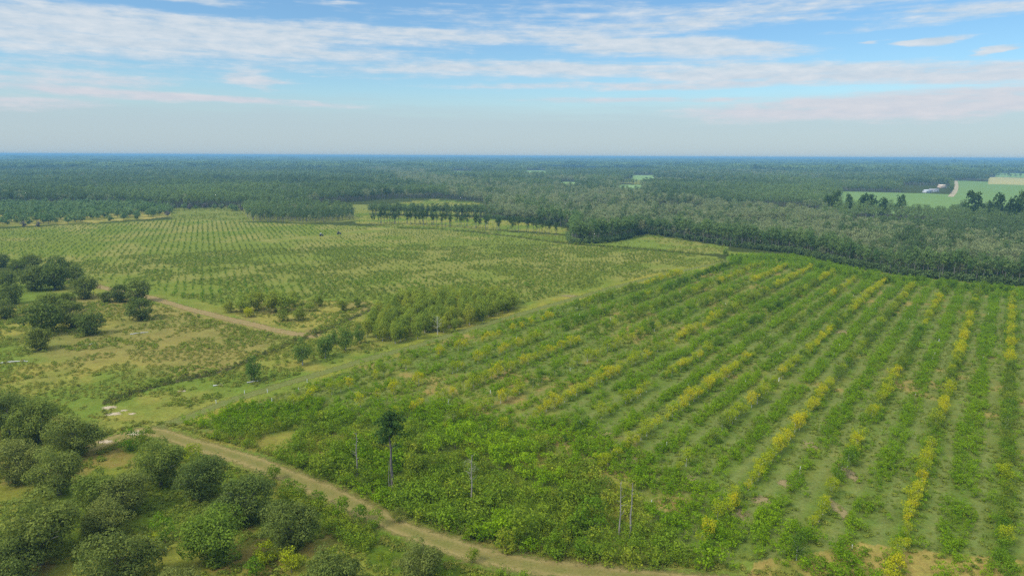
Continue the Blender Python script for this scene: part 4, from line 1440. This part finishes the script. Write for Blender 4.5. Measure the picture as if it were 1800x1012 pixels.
# alley grass, orchard floor, lower left floor
X, Y = fill(P_ROWS, 1.5, 0.5)
m = (np.abs(np.arctan2(X, Y)) < R(42)) & (fbm(X, Y, 7, 350) > 0.46) & (np.hypot(X, Y) < 320)
scatter('alley_grass', 'grass tufts on the floor between tree rows', TGR, X[m], Y[m], 0.4 + 0.7 * rng.random(m.sum()))
X, Y = fill(P_LOWER, 1.1, 0.5)
m = (fbm(X, Y, 6, 360) > 0.44) & (seg_dist(catmull(ROAD), X, Y) > 4) & (Y > 60)
scatter('orchard_floor_grass', 'green grass under the lower left trees', TGR, X[m], Y[m], 0.5 + 0.9 * rng.random(m.sum()))
X, Y = fill(P_YOUNG, 2.0, 0.5)
m = (np.hypot(X, Y) < 470) & (fbm(X, Y, 16, 370) > 0.44) & (np.abs(np.arctan2(X, Y)) < R(42))
scatter('orchard_weeds', 'low green weeds on the young orchard floor', TGR, X[m], Y[m], 0.7 + 1.0 * rng.random(m.sum()))
rl = catmull(ROAD, 40)
n = 1500
ii = rng.integers(0, len(rl), n)
sd = np.where(rng.random(n) < 0.5, 1, -1) * (3.6 + np.abs(rng.normal(size=n)) * 0.9)
T = np.gradient(rl, axis=0)
T /= np.linalg.norm(T, axis=1, keepdims=True)
scatter('roadside_grass', 'dry grass tufts along both edges of the dirt road', TG, rl[ii, 0] + T[ii, 1] * sd, rl[ii, 1] - T[ii, 0] * sd, 0.5 + 0.7 * rng.random(n))

# scattered shrubs one can pick out near the forest edge
EB = [remat(m, L['green']) for m in SP_C]
FE = catmull(np.array([g(*p) for p in [(1290, 452), (1400, 466), (1500, 487), (1600, 501), (1700, 511), (1800, 521)]]), 20)
for i in range(90):
    p = FE[random.randrange(len(FE))]
    o = link('edge_shrub', random.choice(EB), None, (p[0] + random.uniform(-4, 4), p[1] + random.uniform(-3, 10), 0), random.uniform(0, 6.28), random.uniform(0.22, 0.75))
    tag(o, 'dark green shrub in the strip between tree rows and forest', 'shrub', 'shrubs along the foot of the forest')

# weeds between the last trees of the rows and the woods
P_FOOT = poly([(1285, 447), (1400, 451), (1500, 473), (1600, 489), (1800, 508), (2000, 522), (2000, 545), (1800, 528), (1600, 506), (1400, 473), (1280, 465)])
X, Y = fill(P_FOOT, 1.7, 0.5)
m = fbm(X, Y, 9, 410) > 0.36
scatter('strip_weeds', 'green weeds filling the strip between the tree rows and the woods', WEED, X[m], Y[m], 0.5 + 0.9 * rng.random(m.sum()))
# scrub on the open wedges
XS = [fill(P, sp_, 0.5) for P, sp_ in ((P_WEDGE2, 3.2), (P_BELT, 3.2), (P_CLEAR, 4.0))]
X = np.concatenate([a for a, b in XS])
Y = np.concatenate([b for a, b in XS])
m = fbm(X, Y, 25, 400) > 0.42
scatter('field_scrub', 'low scrub over the open wedges before the woods', SHB, X[m], Y[m], 0.5 + 0.9 * rng.random(m.sum()) ** 2)

# fallen logs on the meadow
for i, (x, y, ln, rz, lab) in enumerate([(30, 636, 6.0, 0.15, 'grey fallen log at the left meadow edge'), (10, 638, 4.0, 0.3, 'short grey log cut by the left frame edge'), (158, 606, 4.2, 0.9, 'pale fallen branch on the meadow grass'),
                                     (245, 586, 5.5, 0.6, 'grey fallen log below the lone meadow tree'), (448, 671, 4.0, 0.5, 'pale fallen log under the white trunked sapling'), (383, 678, 2.4, 0.2, 'small white log on the grass left of the saplings')]):
    X, Y = g(x, y)
    a_ = tube([(-ln / 2, 0, 0.14), (0, 0.15, 0.18), (ln / 2, -0.1, 0.12)], [0.17, 0.15, 0.09], 7)
    b_ = tube([(ln * 0.1, 0.1, 0.18), (ln * 0.3, 0.9, 0.35)], [0.07, 0.03], 5)
    o = link('fallen_log', mesh_np('fallen_log', *merge([a_, b_]), mats=[PALEWOOD]), None, (X, Y, 0), rz)
    tag(o, lab, 'log')


# ------------------------------------------------------------------ vehicles and buildings
def box(x0, x1, y0, y1, z0, z1, tx=0.0, ty=0.0):
    V = np.array([(x0, y0, z0), (x1, y0, z0), (x1, y1, z0), (x0, y1, z0), (x0 + tx, y0 + ty, z1), (x1 - tx, y0 + ty, z1), (x1 - tx, y1 - ty, z1), (x0 + tx, y1 - ty, z1)], float)
    Q = np.array([(0, 3, 2, 1), (4, 5, 6, 7), (0, 1, 5, 4), (1, 2, 6, 5), (2, 3, 7, 6), (3, 0, 4, 7)])
    return V, Q


M_DARKP = plain('dark_paint', (0.03, 0.035, 0.04), (0.045, 0.05, 0.055), 2, 0.4)
M_GREYP = plain('pale_paint', (0.45, 0.45, 0.43), (0.55, 0.55, 0.52), 2, 0.4)
M_TYRE = plain('tyre_rubber', (0.02, 0.02, 0.02), (0.035, 0.035, 0.035), 5, 0.9)
M_GLASS = plain('dark_glass', (0.03, 0.04, 0.05), (0.05, 0.06, 0.07), 1, 0.1)


def wheel(r, w):
    return mesh_np('wheel', *merge([tube([(0, -w / 2, 0), (0, -w / 2, 0), (0, w / 2, 0), (0, w / 2, 0)], [r * 0.05, r, r, r * 0.05], 14)]), mats=[M_TYRE])


def tractor(label, x, y, rz, body, roof, s=1.0):
    X, Y = g(x, y)
    root = link('farm_vehicle', None, None, (X, Y, 0), rz, s)
    tag(root, label, 'farm vehicle')
    link('body', mesh_np('body', *merge([box(-1.5, 1.6, -0.6, 0.6, 0.6, 1.15, 0.05, 0.03), box(0.35, 1.55, -0.42, 0.42, 1.15, 1.5, 0.08, 0.06)]), mats=[body]), root)
    cab = link('cab', mesh_np('cab', *box(-1.1, 0.3, -0.58, 0.58, 1.152, 2.15, 0.10, 0.08), mats=[M_GLASS]), root)
    link('roof', mesh_np('roof', *box(-1.15, 0.35, -0.64, 0.64, 2.152, 2.32, 0.08, 0.08), mats=[roof]), root)
    for (wx, wy, r_) in ((-0.9, -0.75, 0.72), (-0.9, 0.75, 0.72), (1.1, -0.7, 0.48), (1.1, 0.7, 0.48)):
        link('wheel', wheel(r_, 0.36), root, (wx, wy, r_))
    for sy in (-0.3, 0.3):
        link('headlight', mesh_np('headlight', *box(1.56, 1.63, sy - 0.09, sy + 0.09, 0.85, 1.02), mats=[M_GREYP]), root)


tractor('small dark farm vehicle with pale roof, left of two on the orchard lane', 565, 415, 0.3, M_DARKP, M_GREYP, 0.95)
tractor('dark farm vehicle on the orchard lane, right of two', 596, 412, 0.2, M_DARKP, M_DARKP, 1.0)

M_WALL = plain('white_boards', (0.6, 0.6, 0.57), (0.72, 0.72, 0.7), 0.5)
M_ROOFG = plain('pale_metal_roof', (0.38, 0.40, 0.42), (0.48, 0.50, 0.52), 0.3, 0.5)
M_ROOFD = plain('grey_roof', (0.2, 0.2, 0.21), (0.27, 0.26, 0.26), 0.4)
M_TAN = plain('tan_walls', (0.5, 0.38, 0.28), (0.58, 0.46, 0.34), 0.4)


def house(label, cat, name, x, y, L_, W, Hh, rz, wall, roof):
    X, Y = g(x, y)
    root = link(name, None, None, (X, Y, 0), rz)
    tag(root, label, cat)
    link('wall', mesh_np('wall', *box(-L_ / 2, L_ / 2, -W / 2, W / 2, 0, Hh), mats=[wall]), root)
    rh = W * 0.32
    e = 0.5
    V = np.array([(-L_ / 2 - e, -W / 2 - e, Hh), (L_ / 2 + e, -W / 2 - e, Hh), (L_ / 2 + e, W / 2 + e, Hh), (-L_ / 2 - e, W / 2 + e, Hh), (-L_ / 2 - e, 0, Hh + rh), (L_ / 2 + e, 0, Hh + rh)]) + np.array([0, 0, 0.003])
    link('roof', mesh_np('roof', V, np.array([(0, 1, 5, 4), (2, 3, 4, 5), (0, 3, 2, 1)]), np.array([(0, 4, 3), (1, 2, 5)]), mats=[roof]), root)
    link('door', mesh_np('door', *box(-0.5, 0.5, -W / 2 - 0.05, -W / 2 - 0.003, 0.0, 2.1), mats=[M_DARKP]), root)
    for wx in (-L_ * 0.3, L_ * 0.3):
        link('window', mesh_np('window', *box(wx - 0.7, wx + 0.7, -W / 2 - 0.05, -W / 2 - 0.003, 1.0, 2.2), mats=[M_GLASS]), root)


house('white farmhouse with pale roof at the edge of the far green field', 'house', 'farmhouse', 1629, 339, 12, 8, 3.0, 0.3, M_WALL, M_ROOFG)
house('long grey roofed shed right of the white farmhouse', 'shed', 'farm_shed', 1641, 337.5, 15, 9, 2.8, -0.1, M_WALL, M_ROOFD)
house('tan walled house among the trees above the sandy lane', 'house', 'tan_house', 1655, 331, 14, 9, 4.5, 0.2, M_TAN, M_TAN)
house('white barn far off behind the right fields', 'barn', 'white_barn', 1705, 314, 20, 12, 8, 0.2, M_WALL, M_ROOFG)

# loose trees about the far fields
FT = [combo('field_tree', PALE_T, crown_mesh('crown', L['pine'], dome_clumps(40, 3.6, 0.8, 8.2, 1.2, fill=0.4), 10, 0.5), BARK, L['pine']) for _ in range(3)]
for i, (x, ytop, dist, w, lab) in enumerate([(1715, 335, 800, 30, 'large dark spreading tree alone before the green field'), (1760, 337, 790, 22, 'paler round tree before the green field, right of the large one'), (1785, 340, 760, 24, 'dark tree at the right edge of the green field'),
                                   (1800, 332, 770, 20, 'tall dark tree cut by the right frame edge'), (1742, 350, 770, 14, 'low dark bush between the field trees'), (1455, 337, 800, 14, 'narrow dark tree at the left end of the crop strip'),
                                   (1470, 334, 800, 18, 'tall tree beside the narrow one at the crop strip'), (1493, 338, 800, 12, 'pointed dark tree standing against the crop strip'), (1527, 336, 820, 30, 'broad tree in the middle of the crop strip'),
                                   (1585, 342, 820, 18, 'spindly tree against the crop strip'), (1555, 346, 800, 20, 'low bushy tree against the crop strip')]):
    a, e = direction(x, ytop)
    X, Y = dist * math.sin(a), dist * math.cos(a)
    ht = H + dist * math.tan(e)
    wm = w / px_per_m(X, Y, 10)
    o = link('field_tree', FT[i % 3], None, (X, Y, 0), random.uniform(0, 6.28), (wm / 7.6, wm / 7.6, max(4, ht) / 9.0))
    tag(o, lab, 'tree')

# ------------------------------------------------------------------ air
mh, nt, out = new_mat('blue_air')
pv = N(nt, 'ShaderNodeVolumePrincipled')
pv.inputs['Color'].default_value = (0.22, 0.46, 0.66, 1)
pv.inputs['Density'].default_value = 0.00017
pv.inputs['Anisotropy'].default_value = 0.0
nt.links.new(pv.outputs[0], out.inputs['Volume'])
V, Q = box(-24000, 24000, -300, 26000, -1.0, 66.0)
hz = link('haze', mesh_np('haze', V, Q, mats=[mh]))
tag(hz, 'thin blue haze over the far woods', 'haze', None, 'stuff')

# ------------------------------------------------------------------ sky and light
SUN_EL, SUN_AZ = R(48), R(-125)        # from behind the camera's left shoulder, veiled by cloud
w = bpy.data.worlds.new('World')
SC.world = w
w.use_nodes = True
nt = w.node_tree
nt.nodes.clear()
out = N(nt, 'ShaderNodeOutputWorld')
sky = N(nt, 'ShaderNodeTexSky', sky_type='NISHITA', sun_disc=False)
sky.sun_elevation = SUN_EL
sky.sun_rotation = SUN_AZ
sky.air_density = 1.0
sky.dust_density = 0.6
sky.ozone_density = 2.0
bg = N(nt, 'ShaderNodeBackground')
bg.inputs[1].default_value = 0.055
shs = N(nt, 'ShaderNodeHueSaturation')
shs.inputs['Saturation'].default_value = 1.3
shs.inputs['Value'].default_value = 1.25
nt.links.new(sky.outputs[0], shs.inputs['Color'])
nt.links.new(mixrgb(nt, 1.0, shs.outputs[0], (0.84, 1.0, 1.06), 'MULTIPLY'), bg.inputs[0])
tc = N(nt, 'ShaderNodeTexCoord')
sx = N(nt, 'ShaderNodeSeparateXYZ')
nt.links.new(tc.outputs['Generated'], sx.inputs[0])
az = math_node(nt, 'ARCTAN2', sx.outputs[0], sx.outputs[1])
el = math_node(nt, 'ARCSINE', sx.outputs[2])


def combine(a, b, c=0.0):
    q = N(nt, 'ShaderNodeCombineXYZ')
    for i, v in enumerate((a, b, c)):
        if isinstance(v, (int, float)):
            q.inputs[i].default_value = v
        else:
            nt.links.new(v, q.inputs[i])
    return q.outputs[0]


flat = combine(math_node(nt, 'MULTIPLY', az, 3.2), math_node(nt, 'MULTIPLY', el, 22.0))
# wobble the cloud outlines
wn = N(nt, 'ShaderNodeTexNoise')
wn.inputs['Scale'].default_value = 1.6
wn.inputs['Detail'].default_value = 6
wn.inputs['Roughness'].default_value = 0.6
nt.links.new(flat, wn.inputs['Vector'])
wsep = N(nt, 'ShaderNodeSeparateColor')
nt.links.new(wn.outputs['Color'], wsep.inputs[0])
azw = math_node(nt, 'ADD', az, math_node(nt, 'MULTIPLY', math_node(nt, 'SUBTRACT', wsep.outputs[0], 0.5), 0.22))
elw = math_node(nt, 'ADD', el, math_node(nt, 'MULTIPLY', math_node(nt, 'SUBTRACT', wsep.outputs[1], 0.5), 0.016))
CL = [  # (x, y, half width, half height, strength, tilt)
    (250, 55, 520, 34, 0.95, 0.03), (60, 60, 260, 42, 0.7, 0.0), (640, 58, 420, 17, 0.8, 0.0), (1270, 28, 460, 26, 0.7, -0.05), (1700, 18, 240, 18, 0.7, -0.06),
    (1180, 84, 260, 20, 1.0, 0.05), (1380, 128, 430, 21, 1.0, 0.03), (925, 124, 250, 15, 1.0, 0.0), (1130, 152, 400, 8, 0.7, 0.0), (1720, 130, 220, 17, 0.8, 0.0),
    (90, 138, 220, 22, 0.65, 0.0), (465, 138, 50, 18, 0.8, 0.1), (330, 171, 330, 8, 0.85, 0.02), (50, 182, 190, 15, 0.7, 0.0), (1520, 186, 420, 22, 1.0, -0.03), (1740, 180, 260, 28, 0.95, -0.08),
    (1100, 175, 220, 6, 0.7, 0.0), (1665, 72, 65, 8, 1.0, 0.0), (1550, 73, 30, 4, 0.8, 0.0), (1775, 87, 55, 8, 1.0, -0.12), (370, 4, 120, 9, 0.6, 0.0), (560, 4, 70, 6, 0.6, 0.0), (350, 110, 420, 34, 0.38, 0.0), (900, 20, 300, 20, 0.4, -0.03)]
dens = None
for (x, y, hw_, hh_, st, tl) in CL:
    a0, e0 = direction(x, y)
    a1, _ = direction(x + hw_ * 0.5, y)
    sa = max(1e-3, abs(a1 - a0) * 2)
    se = abs(direction(x, y - hh_)[1] - e0)
    u = math_node(nt, 'SUBTRACT', azw, a0)
    v = math_node(nt, 'SUBTRACT', elw, e0)
    if tl:
        v = math_node(nt, 'ADD', v, math_node(nt, 'MULTIPLY', u, tl))
    u = math_node(nt, 'MULTIPLY', u, 1 / sa)
    v = math_node(nt, 'MULTIPLY', v, 1 / se)
    q = math_node(nt, 'ADD', math_node(nt, 'MULTIPLY', u, u), math_node(nt, 'MULTIPLY', v, v))
    q = math_node(nt, 'MULTIPLY', math_node(nt, 'EXPONENT', math_node(nt, 'MULTIPLY', math_node(nt, 'POWER', q, 1.7), -0.8)), st)
    dens = q if dens is None else math_node(nt, 'MAXIMUM', dens, q) if False else math_node(nt, 'SUBTRACT', math_node(nt, 'ADD', dens, q), math_node(nt, 'MULTIPLY', dens, q))
# unseen cloud veil above the frame, added and brightened as soft fill light
fill_veil = math_node(nt, 'MULTIPLY', math_node(nt, 'SUBTRACT', el, 0.26), 2.0, True)
streak = N(nt, 'ShaderNodeTexNoise')
streak.inputs['Scale'].default_value = 3.0
streak.inputs['Detail'].default_value = 9
streak.inputs['Roughness'].default_value = 0.62
nt.links.new(combine(math_node(nt, 'MULTIPLY', math_node(nt, 'ADD', az, math_node(nt, 'MULTIPLY', el, 2.0)), 2.6), math_node(nt, 'MULTIPLY', el, 34.0), 3.0), streak.inputs['Vector'])
puff = noise(nt, combine(math_node(nt, 'MULTIPLY', az, 9.0), math_node(nt, 'MULTIPLY', el, 34.0), 7.0), 3.0, 8, 0.6)
dn = math_node(nt, 'ADD', dens, math_node(nt, 'MULTIPLY', math_node(nt, 'SUBTRACT', streak.outputs['Fac'], 0.5), 1.5))
dn = math_node(nt, 'ADD', dn, math_node(nt, 'MULTIPLY', math_node(nt, 'SUBTRACT', puff, 0.5), 0.8))
dn = math_node(nt, 'ADD', dn, math_node(nt, 'MULTIPLY', fill_veil, 0.7))
cov = N(nt, 'ShaderNodeMapRange', interpolation_type='SMOOTHSTEP')
cov.inputs['From Min'].default_value = 0.20
cov.inputs['From Max'].default_value = 1.0
cov.inputs['To Max'].default_value = 0.92
nt.links.new(dn, cov.inputs['Value'])
low = N(nt, 'ShaderNodeMapRange', interpolation_type='SMOOTHSTEP')     # grey veil of thin cloud low in the sky
low.inputs['From Min'].default_value = direction(900, 150)[1]
low.inputs['From Max'].default_value = direction(900, 225)[1]
low.inputs['To Min'].default_value = 0.16
low.inputs['To Max'].default_value = 0.80
nt.links.new(math_node(nt, 'ADD', el, math_node(nt, 'MULTIPLY', math_node(nt, 'SUBTRACT', streak.outputs['Fac'], 0.5), 0.03)), low.inputs['Value'])
bl = N(nt, 'ShaderNodeBackground')
bl.inputs[0].default_value = (0.52, 0.635, 0.73, 1)
bl.inputs[1].default_value = 0.445
low2 = math_node(nt, 'SUBTRACT', 1.0, math_node(nt, 'MULTIPLY', math_node(nt, 'SUBTRACT', el, 0.075), 25.0, True), True)
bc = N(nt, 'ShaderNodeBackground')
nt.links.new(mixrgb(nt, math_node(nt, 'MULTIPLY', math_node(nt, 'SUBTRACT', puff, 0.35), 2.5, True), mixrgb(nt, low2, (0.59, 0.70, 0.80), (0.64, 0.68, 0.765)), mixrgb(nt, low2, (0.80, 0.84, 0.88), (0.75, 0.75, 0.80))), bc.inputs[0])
nt.links.new(math_node(nt, 'ADD', 0.465, math_node(nt, 'MULTIPLY', fill_veil, 1.55)), bc.inputs[1])  # cloud glow boosted overhead, out of view, to lift the shadows
m1 = N(nt, 'ShaderNodeMixShader')
nt.links.new(low.outputs[0], m1.inputs[0])
nt.links.new(bg.outputs[0], m1.inputs[1])
nt.links.new(bl.outputs[0], m1.inputs[2])
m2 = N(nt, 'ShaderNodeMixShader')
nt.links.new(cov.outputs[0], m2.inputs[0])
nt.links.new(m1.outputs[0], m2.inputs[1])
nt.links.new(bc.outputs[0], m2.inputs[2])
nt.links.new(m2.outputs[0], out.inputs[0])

sl = bpy.data.lights.new('sun', 'SUN')
sl.energy = 2.0
sl.angle = R(10)
sl.color = (1.0, 0.95, 0.86)
so = bpy.data.objects.new('sun', sl)
COL.objects.link(so)
sd = Vector((math.sin(SUN_AZ) * math.cos(SUN_EL), math.cos(SUN_AZ) * math.cos(SUN_EL), math.sin(SUN_EL)))
so.rotation_euler = sd.to_track_quat('Z', 'Y').to_euler()
so.location = (0, 0, 200)

# ------------------------------------------------------------------ camera
cd = bpy.data.cameras.new('camera')
cd.lens = 24.0
cd.sensor_width = 36.0
cd.clip_start = 1.0
cd.clip_end = 120000
co = bpy.data.objects.new('camera', cd)
COL.objects.link(co)
co.matrix_world = Matrix.Translation((0, 0, H)) @ Matrix.Rotation(math.pi / 2 - PITCH, 4, 'X') @ Matrix.Rotation(math.atan(SLOPE), 4, 'Z')
SC.camera = co

SC.view_settings.view_transform = 'Standard'
SC.view_settings.look = 'None'
SC.view_settings.exposure = 1.03
SC.view_settings.gamma = 1.0
SC.render.engine = 'CYCLES'
cy = SC.cycles
cy.max_bounces = 5
cy.diffuse_bounces = 3
cy.glossy_bounces = 1
cy.transmission_bounces = 3
cy.transparent_max_bounces = 6
cy.volume_bounces = 0
cy.use_denoising = False
cy.sample_clamp_indirect = 4
